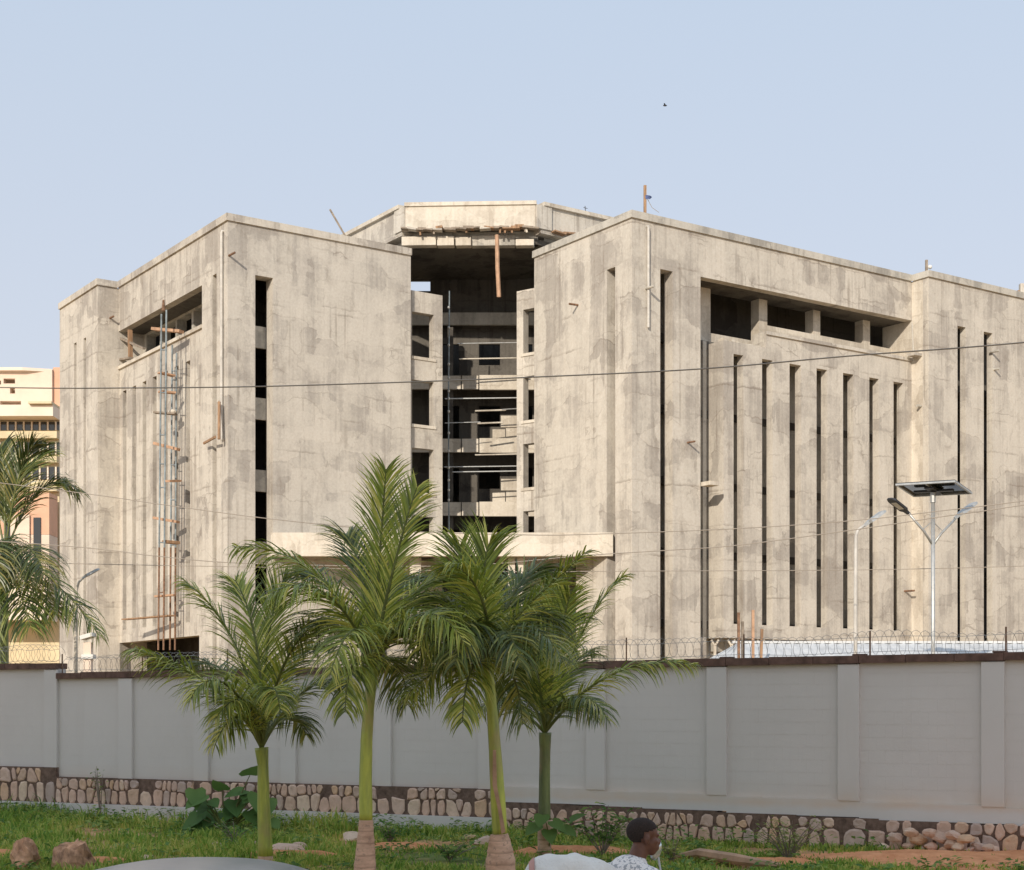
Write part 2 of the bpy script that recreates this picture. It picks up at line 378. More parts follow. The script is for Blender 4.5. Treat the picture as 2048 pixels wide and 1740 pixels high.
# projecting end block of the right wing
PR2 = FR.p(tB) - dL * 1.06
FR2 = Fr(PR2, dR, dL); FR2L = Fr(PR2, dL, dR)
hol = [(FR2.t(a), FR2.t(b), E + 2.6, FR2.z(a, v)) for a, b, v in ((1915, 1931.5, 651.5), (1967.5, 1985, 663))]
m = FR2.wall(MB(), 0, 16, 0, TOP, .36, 0, hol); wall_r2 = part(m, 'wall', label='projecting end block at the far right with two narrow slits')
subpart(FR2.box(MB(), -.09, 16, TOP, TOP + .32, -.09, .33), 'coping', wall_r2, 'concrete_grey')
m = FR2L.box(MB(), .365, 3.0, 0, TOP, 0, .4); part(m, 'return_wall', 'concrete_pale')
subpart(FR2L.box(MB(), .33, .97, TOP, TOP + .32, -.09, .33), 'coping', bpy.data.objects['return_wall.001'], 'concrete_grey')

# --- right wing, the face turned left towards the court
tE = FRL.t(1068.5)
a, b = sorted((FRL.t(1213.5), FRL.t(1230.5)))
m = FRL.wall(MB(), .605, tE, 0, TOP, .6, 0, [(a, b, .5, FRL.z(1229, 534)), (FRL.t(1152), tE - .5, 0, E + 6.6)])
wall_rl = part(m, 'wall', label='court face of the right wing, lit side on')
subpart(FRL.box(MB(), .33, tE + .05, TOP, TOP + .32, -.09, .33), 'coping', wall_rl, 'concrete_grey')
m = FRL.box(MB(), tE - .3, tE, 0, TOP, .605, 9); part(m, 'end_wall')

# --- left wing, the face turned right towards the court
tC = FLF.t(821.5)
s0, s1 = FLF.t(510.5), FLF.t(546)
m = FLF.wall(MB(), 0, tC, 0, TOP, .70, 0, [(s0, s1, E + 4.6, FLF.z(511, 550)), (FLF.t(722), tC - .4, 0, E + 6.5)])
wall_l = part(m, 'wall', 'concrete_left', label='court face of the left wing with one tall slit near the corner')
subpart(FLF.box(MB(), -.09, tC + .02, TOP, TOP + .32, -.09, .51), 'coping', wall_l, 'concrete')
for hz in STO[1:5]:
    FLF_b = FLF.box(MB(), s0 - .1, s1 + .1, hz - .75, hz + .22, .71, .85); part(FLF_b, 'spandrel', 'concrete_grey')
m = FLF.box(MB(), tC - .3, tC, 0, TOP, .705, 9); part(m, 'end_wall')

# --- left wing, the long face turned left
tD, tF = FLL.t(404), FLL.t(237)
zhl = E + 19.2; zsl = E + 17.42; ztl = E + 16.08
def sl(fr, u, w_=.52, z0=E + 3.9, z1=None, dep=0): t = fr.t(u); return (t - w_ / 2, t + w_ / 2, z0, z1)
m = FLL.wall(MB(), .705, tD, 0, TOP, .6, 0, [sl(FLL, 429, .45, 1, FLL.z(429, 549))])
wall_ll = part(m, 'wall', 'concrete', label='corner block of the left wing with a white downpipe')
subpart(FLL.box(MB(), .51, tF - .09, TOP, TOP + .32, -.09, .5), 'coping', wall_ll, 'concrete')
m = FLL.wall(MB(), tD, tF, zhl, TOP, .4); part(m, 'lintel_wall')
hol = [sl(FLL, u, .5, E + 3.95, ztl) for u in (373.5, 350.5, 329, 307, 286.5, 266, 247)]
m = FLL.wall(MB(), tD, tF, E + 3.3, zsl - .16, .6, .06, hol); part(m, 'slit_wall')
m = FLL.box(MB(), tD, tF, zsl - .16, zsl, -.04, .66); part(m, 'window_sill', 'concrete_pale')
for a_, b_ in ((tD, FLL.t(396)), (FLL.t(233), tF)): part(FLL.box(MB(), a_, b_, 0, E + 3.3, .06, .66), 'ground_pier')
n_w = 5; L = tF - tD; hol = []
for k in range(n_w): a = tD + .35 + k * (L - .5) / n_w; hol.append((a, a + (L - .5) / n_w - .22, zsl + .05, zhl - .10))
m = FLL.wall(MB(), tD - .05, tF + .2, E + 15.5, zhl + .02, .5, dp, hol); part(m, 'window_wall', 'concrete_grey')
m = FLL.box(MB(), tD - .3, tF + .1, zhl + .02, zhl + .3, .41, dp + .6); part(m, 'recess_ceiling', 'concrete_shaded')
m = FLL.box(MB(), tD - .3, tD, 0, TOP, .605, 1.9); part(m, 'return_wall')
PL2 = FLL.p(tF) - dR * 1.08
FLL2 = Fr(PL2, dL, dR); FLL2F = Fr(PL2, dR, dL)
tG = FLL2.t(119.5)
m = FLL2.wall(MB(), 0, tG, 0, TOP, .5, 0, [sl(FLL2, 150.5, .4, 2, FLL2.z(150, 686)), sl(FLL2, 169.5, .4, 2, FLL2.z(169.6, 676))])
wall_l2 = part(m, 'wall', label='projecting end block at the far left with two narrow slits')
subpart(FLL2.box(MB(), -.09, tG, TOP, TOP + .32, -.09, .5), 'coping', wall_l2, 'concrete')
m = FLL2F.box(MB(), .5, 2.6, 0, TOP, 0, .4); rw = part(m, 'return_wall')
subpart(FLL2F.box(MB(), .51, .99, TOP, TOP + .32, -.09, .5), 'coping', rw, 'concrete')
m = FLL2F.box(MB(), .5, 12, 0, TOP, tG - .4, tG); part(m, 'end_wall')

# --- roofs, floors and inner walls that keep the rooms dark
def poly(fr_o, pts): return [((fr_o + dR * a + dL * b).x, (fr_o + dR * a + dL * b).y) for a, b in pts]
tF_ = tF + tG - .6
m = MB().prism(poly(CL, [(.6, .72), (tC - .32, .72), (tC - .32, tF_), (.6, tF_)]), TOP - .3, TOP - .02)
m.prism(poly(CR, [(.62, .62), (30, .62), (30, tE - .32), (.62, tE - .32)]), TOP - .3, TOP - .02); part(m, 'roof', 'concrete_grey')
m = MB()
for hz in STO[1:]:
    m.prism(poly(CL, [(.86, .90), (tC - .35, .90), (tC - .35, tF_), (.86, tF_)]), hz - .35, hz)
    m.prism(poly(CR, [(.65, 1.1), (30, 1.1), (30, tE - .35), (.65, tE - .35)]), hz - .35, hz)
part(m, 'floor_slab', 'concrete_shaded')
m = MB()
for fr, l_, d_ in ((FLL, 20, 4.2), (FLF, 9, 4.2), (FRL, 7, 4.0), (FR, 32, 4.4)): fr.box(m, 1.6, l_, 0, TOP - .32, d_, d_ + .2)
part(m, 'inner_wall', 'concrete_shaded')

# --- window piers either side of the open court
A = FLF.p(tC); Bp = FRL.p(tE)
PL = Fr(A + dL * .28 + dR * .01, dR, dL)
tp1 = PL.t(885)
def pier(fr, t0, t1, ua, ub, heads, mat):
    ta, tb = sorted((ua, ub)); holes = []
    for k in range(4):
        h1 = heads[0] - 3.24 * k; holes.append((ta, tb, max(h1 - 2.12, 0), h1))
    m = fr.wall(MB(), t0, t1, 0, heads[1], .42, 0, holes); o = part(m, 'window_pier', mat)
    for k in range(4):
        h1 = heads[0] - 3.24 * k - 2.12
        fr.box(mm := MB(), ta - .06, tb + .12, h1 - .14, h1 + .0, -.05, .40); part(mm, 'window_sill', 'concrete_pale') if k < 3 else None
    return o
pier(PL, 0, tp1, PL.t(823) + .03, PL.t(867.5), (PL.z(845, 626), PL.z(850, 585)), 'concrete')
PRr = Fr(Bp + dR * .35 + dL * .3, (-.80, .60), (.60, .80))
tp2 = PRr.t(1033.5)
pier(PRr, -.6, tp2, PRr.t(1046.5), PRr.t(1075), (PRr.z(1055, 618), PRr.z(1048, 580)), 'concrete')
# side walls that run back into the court
pe = PL.p(tp1, 0, .42); pr = PRr.p(tp2, 0, .42)
# galleries: floor edges across the back of the court, parapets, doors, back wall
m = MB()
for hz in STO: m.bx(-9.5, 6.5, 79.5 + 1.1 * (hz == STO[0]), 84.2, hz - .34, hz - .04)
part(m, 'gallery_slab', 'concrete_shaded')
for k, hz in enumerate(STO):
    if k == 0:
        m = MB().bx(-9.5, 6.5, 80.5, 80.7, hz - .35, hz + .28); part(m, 'gallery_parapet', 'concrete_grey'); continue
    xs = [(-9.5, -2.62), (-2.56, -1.72), (-1.66, 6.5)]
    for j, (x0, x1) in enumerate(xs):
        m = MB().bx(x0, x1, 79.40 - .05 * (j == 2), 79.62, hz - .68 - .04 * (j == 2), hz + .02 * (j == 2)); part(m, 'gallery_parapet', 'concrete_pale')
BW = Fr((-9.5, 81.3), (1, 0), (0, 1)); hol = []
for k, hz in enumerate(STO[1:]):
    for uu in ((958, 1000), (885, 918), (1040, 1065)):
        hol.append((K(uu[0]) * 81.3 + 9.5, K(uu[1]) * 81.3 + 9.5, hz + (.95 if uu[0] != 885 else 0), hz + 2.05))
hol.append((K(818) * 81.3 + 9.5, K(860.5) * 81.3 + 9.5, BW.z(840, 582), BW.z(840, 561)))
m = BW.wall(MB(), 0, 16, 0, E + 22.6, .25, 0, hol); part(m, 'court_back_wall', 'concrete_shaded')
m = MB().bx(-9.5, 6.5, 85, 85.2, 0, E + 20.3); part(m, 'inner_wall', 'concrete_shaded')
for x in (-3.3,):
    m = MB().bx(x, x + .28, 79.75, 80.05, 0, E + 19.5); part(m, 'court_column', 'concrete_shaded')
# small block walls behind the parapets on the lit side
for k in (2, 3):
    hz = STO[k]
    for j, (u0, u1, zz0, zz1) in enumerate(((985, 1010, 0, .55), (1012, 1036, 0, .62), (1002, 1040, .66, 1.25))):
        m = MB().bx(K(u0) * 79.9, K(u1) * 79.9, 79.8, 80.02, hz + zz0, hz + zz1); part(m, 'block_infill', 'concrete_pale')
# white bars near the back of the court, level with the railings
bars = [(918, 1034, 717, .05), (890, 1034, 796.5, .045), (950, 1006, 821, .06), (1004, 1034, 818, .04), (955, 1000, 846, .06), (890, 955, 845, .03),
        (888, 1034, 933, .04), (905, 1034, 943, .045), (915, 1034, 686, .03), (950, 1034, 909, .05)]
for u0, u1, v, r in bars:
    Y = 77.6; a = at(u0, v + 1, Y); b = at(u1 + 6, v - 1, Y + .2)
    part(MB().tube([a, b], r * .75, 6), 'rail', 'concrete_pale' if r > .045 else 'steel')

# --- penthouse band over the court, with its ragged shuttered underside
FL_ = Vector((-5.13, 74.9, 0)); FRp = Vector((1.127, 74.6, 0))
ff = Fr(FL_, FRp - FL_, (0.05, 1)); Lf = (FRp - FL_).length
zt = E + 24.12; zb = E + 23.05
m = ff.box(MB(), 0, Lf, zb, zt, 0, .3); fas = part(m, 'fascia_wall', 'concrete_pale')
subpart(ff.box(MB(), -.05, Lf + .05, zt, zt + .18, -.08, .4), 'coping', fas, 'concrete_pale')
f1 = Fr(FL_, dL, dR); f2 = Fr(FRp, dR, dL)
for fr, l_, nm in ((f1, 9.0, 'l'), (f2, 9.0, 'r')):
    m = fr.box(MB(), .3, l_, zb, zt, 0, .3); fr.box(m, .02, .9, zb - .05, zt, -.10, .3); o = part(m, 'fascia_wall', 'concrete')
    subpart(fr.box(MB(), .42, l_, zt, zt + .18, -.16, .3), 'coping', o, 'concrete_pale')
    m = fr.box(MB(), .9, l_, E + 21.2, zb - .25, .55, .8); part(m, 'penthouse_wall', 'concrete_grey')
    m = fr.box(MB(), .3, l_, zb - .25, zb - .02, -.02, .8); part(m, 'penthouse_slab', 'concrete')
def pxy(*q): return [(v.x, v.y) for v in q]
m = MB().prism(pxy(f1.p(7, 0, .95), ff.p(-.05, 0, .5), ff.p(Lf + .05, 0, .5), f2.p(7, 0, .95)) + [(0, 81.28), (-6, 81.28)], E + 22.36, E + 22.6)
part(m, 'ceiling_slab', 'concrete_shaded')
m = MB().prism(pxy(f1.p(8.9, 0, .31), ff.p(.25, 0, .31), ff.p(Lf - .25, 0, .31), f2.p(8.9, 0, .31)), zt - .25, zt - .05); part(m, 'penthouse_roof', 'concrete_grey')
# beam below the fascia in lengths; shade on the middle one put into greyer concrete
for u0, u1, v0, v1, dpt in ((803, 872, 473, 491, .1), (874, 908, 472, 491, .14), (911, 942, 474, 491, .12), (943, 1030, 471, 491.5, .34), (1031, 1068, 478, 491, .2)):
    zz1, zz0 = ff.z(u0, v0, dpt), ff.z(u0, v1, dpt)
    m = ff.box(MB(), ff.t(u0, dpt), ff.t(u1, dpt), zz0, zz1, dpt, dpt + .5); part(m, 'beam', 'concrete_pale' if dpt < .3 else 'concrete_grey', bevel=.03)
m = ff.box(MB(), -.1, Lf + .1, E + 22.36, zb - .02, .62, .9); part(m, 'beam', 'concrete_grey')
# loose shutter boards under the fascia
x = 0
for k in range(22):
    t0 = -.15 + k * (Lf + .1) / 22 + random.uniform(-.1, .1); wdt = random.uniform(.3, .55)
    zz = zb - .03 - random.uniform(.0, .10); a = ff.p(t0, zz, -.16); b = ff.p(t0 + wdt, zz + random.uniform(-.09, .09), -.16 + random.uniform(-.02, .02))
    mm = MB().bar(a, b, .42, random.uniform(.05, .13), (0, 0, 1)); part(mm, 'shutter_board', random.choice(['wood_grey', 'wood_grey', 'wood', 'concrete']))
for k in range(8):
    t0 = random.uniform(.2, Lf - .2); h_ = random.uniform(.15, .42)
    mm = MB().bar(ff.p(t0, zb - .05, -.2), ff.p(t0 + random.uniform(-.06, .06), zb - .05 - h_, -.2), .09, .07, (0, 1, 0)); part(mm, 'shutter_board', random.choice(['wood_grey', 'concrete_pale', 'wood']))
for k in range(5):
    t0 = .9 + k * .55
    mm = MB().bar(f2.p(t0, zb - .1, -.2), f2.p(t0 + .65, zb - .12 + random.uniform(-.12, .08), -.25), .35, .07); part(mm, 'shutter_board', 'wood')
    mm = MB().bar(f1.p(t0 * 1.5, zb - .5 - .1 * k, -.1), f1.p(t0 * 1.5 + .9, zb - .55 - random.uniform(0, .3), -.15), .3, .08); part(mm, 'shutter_board', 'wood')

# --- entrance canopy across the mouth of the court
za, zb2 = E + (HOR - 1113) / FPX * 69.5, E + (HOR - 1066) / FPX * 69.5
m = MB().bx(-10.75, 4.5, 69.3, 69.75, za, zb2); cn = part(m, 'canopy_beam', 'concrete_pale')
m = MB().prism([(-10.6, 69.78), (4.1, 69.78), (.6, 74.6), (1.4, 79), (-6.5, 79), (-4.9, 74.2)], zb2 - .5, zb2 - .22); part(m, 'canopy_slab', 'concrete')
for u0, u1 in ((1016, 1030), (1034.5, 1047)):
    m = MB().bx(K(u0) * 70, K(u1) * 70, 70.0, 70.35, 0, za); part(m, 'canopy_column', 'concrete_pale')
m = MB().bx(-4.6, -4.1, 70.0, 70.5, 0, za); part(m, 'canopy_column', 'concrete_pale')
m = MB().bx(-9, 5, 78.6, 78.9, 0, zb2 - .5); part(m, 'porch_wall', 'concrete_shaded')

# --- drainpipes and spouts
def pipe(fr, u, v0, v1, r=.055):
    t = fr.t(u, -.1); z1, z0 = fr.z(u, v0, -.1), fr.z(u, v1, -.1)
    m = MB().tube([fr.p(t, z1, .15), fr.p(t, z1, -.08), fr.p(t, z1 - .12, -.1), fr.p(t, (z0 + z1) / 2, -.1), fr.p(t, z0, -.1)], r, 10)
    o = part(m, 'downpipe', 'pipe_white', smooth=False)
    return o
pipe(FR, 1297, 452, 655); pipe(FLL, 443, 462, 880, .06)
def spout(fr, u, v, length=1.0, r=.05, dirx=0):
    t = fr.t(u); z = fr.z(u, v); m = MB().tube([fr.p(t, z, .1), fr.p(t + dirx, z - .02, -length)], r, 8); return part(m, 'spout', 'rust' if r < .06 else 'concrete_grey')
spout(FR, 1292, 577, .55, .06); spout(FR, 1375, 885, .5, .045); spout(FRL, 1156, 610, .5, .05); spout(FLL, 226, 640, .6, .05)
spout(FLF, 458, 511, .6, .05); spout(FR2, 1982, 704, .5, .06); spout(FR2, 1988, 739, .35, .06); spout(FR2L, 1842, 812, .3, .07); spout(FLL2F, 220, 636, .5, .05); spout(FR, 1810, 1182, .6, .05)
m = FR.box(MB(), FR.t(1404), FR.t(1404) + .55, FR.z(1404, 972), FR.z(1404, 964), -.55, .1); part(m, 'spout', 'concrete_pale')
m = FR2L.box(MB(), .4, .9, E + 17.55, E + 17.68, -.55, 0); part(m, 'spout', 'concrete')
m = MB().tube([FR2L.p(.9, E + 17.6, -.06), FR2L.p(1.0, E + 19.3, -.06)], .045, 8); part(m, 'downpipe', 'concrete_grey')
# ------------------------------------------------------------------ far peach-coloured building
Y0 = 125.0
FB = thing('apartment_building', 'sunlit peach apartment block with balconies behind the left end of the concrete building', 'building', (-48, Y0, 0))
def fb(mb, name, mat, **k): return mb.build(name, M[mat], FB, **k)
def X(u, Y=Y0): return K(u) * Y
def Z(v, Y=Y0): return E + (HOR - v) / FPX * Y
ffb = Fr((X(-260), Y0), (1, 0), (0, 1)); x0 = X(-260)
def W(u): return X(u) - x0
wins = [(W(-6), W(2), Z(769), Z(761)), (W(7), W(30), Z(767), Z(757)), (W(20), W(30), Z(787), Z(776)), (W(-40), W(-14), Z(800), Z(757)), (W(0), W(42), Z(819), Z(802)),
        (W(-80), W(-52), Z(800), Z(757)), (W(-130), W(-95), Z(800), Z(757))]
gw = ffb.wall(MB(), 0, W(104), Z(822), Z(739), .6, 0, wins); top = fb(gw, 'wall', 'peach', label='upper storey wall in pale peach')
fb(MB().box((x0, Y0 + 1.2, Z(822)), (W(104), 0, 0), (0, 12, 0), (0, 0, Z(745) - Z(822))), 'core', 'peach')
fb(MB().prism([(x0, Y0 - .3), (X(48), Y0 - .5), (X(104), Y0 + .2), (X(104), Y0 + 13), (x0, Y0 + 13)], Z(743), Z(737)), 'roof', 'peach_light')
fb(MB().bx(X(104) + .002, X(135), Y0 + .3, Y0 + 12, 0, Z(733)), 'stair_tower', 'orange_paint')
fb(MB().bx(X(-260), X(122), Y0 - 2.2, Y0 + 13, Z(842), Z(820)), 'balcony_slab', 'peach_light')
fb(MB().bx(X(76), X(122), Y0 - 2.6, Y0 + .2, Z(819.5), Z(815)), 'canopy', 'ochre_paint')
fb(MB().bx(X(-260), X(120), Y0 - .2, Y0 + 12, 0, Z(843)), 'wall', 'ochre_paint', label='lower storeys in ochre')
for v0, v1 in ((862, 845), (910, 886), (960, 935)):
    for u in range(-60, 118, 16):
        o = fb(MB().bx(X(u), X(u + 11), Y0 - .3, Y0 - .21, Z(v0), Z(v1)), 'window', 'glass')
        p = MB().bx(X(u) - .12, X(u) , Y0 - .42, Y0 - .2, Z(v0), Z(v1)).build('frame', M['peach_light']); p.parent = o
for v in (880, 928, 985): fb(MB().bx(X(-260), X(120), Y0 - .9, Y0 - .2, Z(v), Z(v - 14)), 'balcony_slab', 'ochre_paint')
fb(MB().bx(X(20), X(122), Y0 - 3.2, Y0 - .95, Z(1182), Z(1078)), 'wall', 'peach', label='lower projecting bay in pale peach')
fb(MB().bx(X(-260), X(122), Y0 - 3.6, Y0 - .95, Z(1245), Z(1180)), 'balcony_slab', 'peach_light')
fb(MB().bx(X(20), X(122), Y0 - 3.2, Y0 - .95, Z(1077.5), Z(996)), 'wall', 'orange_paint', label='orange upper part of the lower bay')
for u in (35, 92): fb(MB().bx(X(u), X(u + 14), Y0 - 3.3, Y0 - 3.1, Z(1150), Z(1045)), 'window', 'glass')
fb(MB().bx(X(48), X(85), Y0 - 3.4, Y0 - 3.22, Z(1170), Z(1040)), 'wall', 'peach', label='pale pier of the lower bay')

# ------------------------------------------------------------------ perimeter wall
Wl = Vector((-11.39, 34.6, 0)); Wr = Vector((8.23, 25.0, 0))
FW = Fr(Wl, Wr - Wl, (.4395, .898))
us = [118, 268, 420, 595, 785, 994, 1212, 1455, 1720, 2010]
ts = [FW.t(u) for u in us]
pw_ = sum(ts[i + 1] - ts[i] for i in range(len(ts) - 1)) / (len(ts) - 1)
tL0 = ts[0] - pw_; tR0 = ts[-1] + pw_
tLL, tRR = tL0 - 2 * pw_, tR0 + 3 * pw_
edges = [tLL, tL0 - pw_, tL0] + ts + [tR0, tR0 + pw_, tR0 + 2 * pw_, tRR]
t_first = ts[0]                 # the wall steps down here
t_step = FW.t(1005)             # the plinth drops here
PWALL = thing('perimeter_wall', 'long grey painted block wall with brown coping on a rubble stone base', 'wall', (0, 30, 0))
def pw(mb, name, mat, **k): return mb.build(name, M[mat], PWALL, **k)
def topz(t): return 3.32 if t < t_first - .01 else 3.10 + .14 * (t - t_first) / (ts[-1] - t_first)
def st_top(t): return (1.05 if t < t_first else .85 - .03 * (t - t_first) / (t_step - t_first)) if t < t_step else .60 - .15 * (t - t_step) / (ts[-1] - t_step)
# block courses
BH, GAP, GV = .215, .0062, .0005
blk = {}
def block_mesh(wd):
    k = round(wd, 3)
    if k not in blk: blk[k] = MB().box((0, 0, 0), FW.d * wd, -FW.i * .0035, (0, 0, BH - GAP)).mesh('block', M['wall_paint'])
    return blk[k]
nblk = 0; rest = MB()
order = sorted(range(len(edges) - 1), key=lambda i: (not (tL0 - .1 < edges[i] < ts[-1] + .1), -i))      # panels in the picture first, nearest first
back = MB()
PIL = .36
for i in order:
    a, b = edges[i], edges[i + 1]; tz = topz((a + b) / 2); bot = st_top((a + b) / 2)
    FW.box(back, a, b, bot, tz - .13, 0, .20)
    lo = bot + (.30 if (a + b) / 2 > t_step else .03)
    if (a + b) / 2 > t_step: FW.box(back, a, b, bot, lo - .01, -.06, 0.0)
    nb = 7; bw = (b - a - PIL) / nb; rows = int((tz - .15 - lo) / BH)
    for r in range(rows):
        zr = lo + r * BH; off = bw / 2 if r % 2 else 0
        segs = [(j * bw, (j + 1) * bw) for j in range(nb)] if not off else [(0, off)] + [(off + j * bw, off + (j + 1) * bw) for j in range(nb - 1)] + [(b - a - PIL - off, b - a - PIL)]
        for q0, q1 in segs:
            pr_ = 0.0
            if nblk < 292:
                o = link('block', block_mesh(q1 - q0 - GV), PWALL, loc=FW.p(a + q0 + GV / 2, zr + GAP / 2, pr_)); nblk += 1
            else: rest.box(FW.p(a + q0 + GV / 2, zr + GAP / 2, pr_), FW.d * (q1 - q0 - GV), -FW.i * .0035, (0, 0, BH - GAP))
    FW.box(back, a, b - PIL, lo + rows * BH + .004, tz - .13, -.004, 0)
pw(back, 'wall_core', 'wall_paint'); pw(rest, 'block', 'wall_paint', kind='stuff')
for i in range(1, len(edges)):
    b = edges[i]; tz = topz(b - .2); bot = st_top(b - .2); lo = bot + (.29 if b - .2 > t_step else 0)
    pw(FW.box(MB(), b - PIL, b, lo, tz - .15, -.075, 0), 'pilaster', 'wall_paint')
# coping lengths
for i in range(len(edges) - 1):
    a, b = edges[i], edges[i + 1]
    for j in range(3):
        q0 = a + (b - a) * j / 3; q1 = a + (b - a) * (j + 1) / 3 - .008
        za_, zb_ = topz((q0 + q1) / 2), 0
        o = pw(FW.box(MB(), q0, q1, za_ - .13, za_ + random.uniform(-.006, .006), -.10, .27), 'coping', 'coping_brown')
pw(FW.box(MB(), t_first - .16, t_first, topz(t_first + .1) - .13, 3.19, -.02, .22), 'step_block', 'concrete_grey')
for u in (1440, 1705, 1985): pw(FW.box(MB(), FW.t(u), FW.t(u) + .22, topz(FW.t(u)), topz(FW.t(u)) + .03, -.02, .15), 'coping_lump', 'coping_brown')
# mortar bed and footing
m = MB()
segs = [(tL0, t_first - .002), (t_first, t_step - .002), (t_step, tR0)]
far_segs = [(tLL, tL0 - .002), (tR0 + .002, tRR)]
for a, b in segs + far_segs:
    for k in range(8):
        q0, q1 = a + (b - a) * k / 8, a + (b - a) * (k + 1) / 8; FW.box(m, q0, q1, -.2, st_top((q0 + q1) / 2), -.10, .22)
pw(m, 'mortar_bed', 'mortar')
m = FW.box(MB(), tLL, t_step, -.2, .29, -.20, -.10); pw(m, 'footing', 'wall_paint')
# rubble stones: clipped cells of scattered seeds, set proud of the mortar
def clip(poly, p, q):
    mx, my = (p[0] + q[0]) / 2, (p[1] + q[1]) / 2; nx, ny = q[0] - p[0], q[1] - p[1]; out = []
    for i in range(len(poly)):
        a, b = poly[i], poly[(i + 1) % len(poly)]; da = (a[0] - mx) * nx + (a[1] - my) * ny; db = (b[0] - mx) * nx + (b[1] - my) * ny
        if da <= 0: out.append(a)
        if da * db < 0: s_ = da / (da - db); out.append((a[0] + (b[0] - a[0]) * s_, a[1] + (b[1] - a[1]) * s_))
    return out
nst = 0
for a, b in segs:
    seeds = []; t = a
    h = st_top((a + b) / 2); zb0 = .30 if a < t_step - .1 else -.02
    t = a + .1
    while t < b - .05:
        wd = random.choice((random.uniform(.12, .20), random.uniform(.18, .30), random.uniform(.28, .44))); hh = h - zb0
        if random.random() < .80:
            f = random.uniform(.52, .80); seeds.append((t + random.uniform(-.03, .03), zb0 + hh * f * .5))
            tt = t + random.uniform(-.07, .05)
            seeds.append((tt, zb0 + hh * (f + (1 - f) * .55)))
            if random.random() < .45: seeds.append((t + wd * .5, zb0 + hh * random.uniform(.72, .95)))
        else: seeds.append((t, zb0 + hh * .28)); seeds.append((t + .05, zb0 + hh * .78))
        t += wd
    for p in seeds:
        if nst >= 296: break
        poly = [(a, zb0 - .02), (b, zb0 - .02), (b, h - .015), (a, h - .015)]
        for q in seeds:
            if q is not p and abs(q[0] - p[0]) < 1.2: poly = clip(poly, p, q)
        poly = [(max(p[0] - .24, min(p[0] + .24, x)), y) for x, y in poly]
        cx = sum(q[0] for q in poly) / len(poly); cy = sum(q[1] for q in poly) / len(poly)
        if cy > zb0 + (h - zb0) * .6 and random.random() < .16: continue
        sz = random.uniform(.80, .98); gap = .012; sx_ = random.uniform(.82, 1.0)
        poly = [(cx + (x - cx) * sz * sx_ + (y - cy) * random.choice((-.12, 0, .12)) * 0, cy + (y - cy) * min(.96, sz * 1.08)) for x, y in poly]
        for _ in range(1):
            poly = [q for i in range(len(poly)) for q in ((poly[i][0] * .75 + poly[(i + 1) % len(poly)][0] * .25, poly[i][1] * .75 + poly[(i + 1) % len(poly)][1] * .25),
                                                            (poly[i][0] * .25 + poly[(i + 1) % len(poly)][0] * .75, poly[i][1] * .25 + poly[(i + 1) % len(poly)][1] * .75))]
        if len(poly) > 16: poly = poly[::2]
        n = len(poly); d1 = random.uniform(.010, .034)
        if max(x for x, y in poly) - min(x for x, y in poly) < .05: continue
        poly = [(x + random.uniform(-.008, .008), y + random.uniform(-.008, .008)) for x, y in poly]
        vs_ = [FW.p(x, y, -.08) for x, y in poly] + [FW.p(x, y, -.10 - d1 * .6) for x, y in poly] + [FW.p(cx + (x - cx) * .78, cy + (y - cy) * .78, -.10 - d1 - random.uniform(0, .012)) for x, y in poly]
        ax, ay = FW.p(cx, cy, -.10 - d1 * 1.04), 0
        vs_.append(ax)
        fs = [(i, (i + 1) % n, n + (i + 1) % n, n + i) for i in range(n)] + [(n + i, n + (i + 1) % n, 2 * n + (i + 1) % n, 2 * n + i) for i in range(n)] + [(2 * n + i, 2 * n + (i + 1) % n, 3 * n) for i in range(n)]
        pw(MB().add(vs_, fs), 'stone', 'stone'); nst += 1

# ------------------------------------------------------------------ razor wire along the wall top
m = MB(); pts = []; rr = .19; pit = .15; nseg = 11
for a, b in ((tLL, t_first - .1), (t_first + .1, tRR)):
    n = int((b - a) / pit * nseg); pts = []
    for k in range(n):
        t = a + (b - a) * k / n; q = 2 * math.pi * k / nseg; wob = 1 + .12 * math.sin(t * 2.3) ; lo_ = topz(t) + .19 + .03 * math.sin(t * 1.7)
        pts.append(FW.p(t + .05 * math.sin(q), lo_ + rr * wob * math.cos(q), .1 + rr * wob * math.sin(q)))
    m.tube(pts, .0038, 3, False)
    for dz in (.05, .3): m.tube([FW.p(a + (b - a) * k / 30, topz(a + (b - a) * k / 30) + dz + .02 * math.sin(k * 2.1), .1) for k in range(31)], .005, 3, False)
rw_ = thing('razor_wire', 'coil of razor wire running along the top of the grey perimeter wall', 'razor wire', FW.p(10, 3.2, .1))
m.build('coil', M['wire'], rw_)
t = tL0
while t < tRR:
    m = MB(); z = topz(t); m.bar(FW.p(t, z - .02, .1), FW.p(t, z + .42, .1), .025, .025, (0, 1, 0)); t += pw_
    m.build('bracket', M['rust'], rw_)

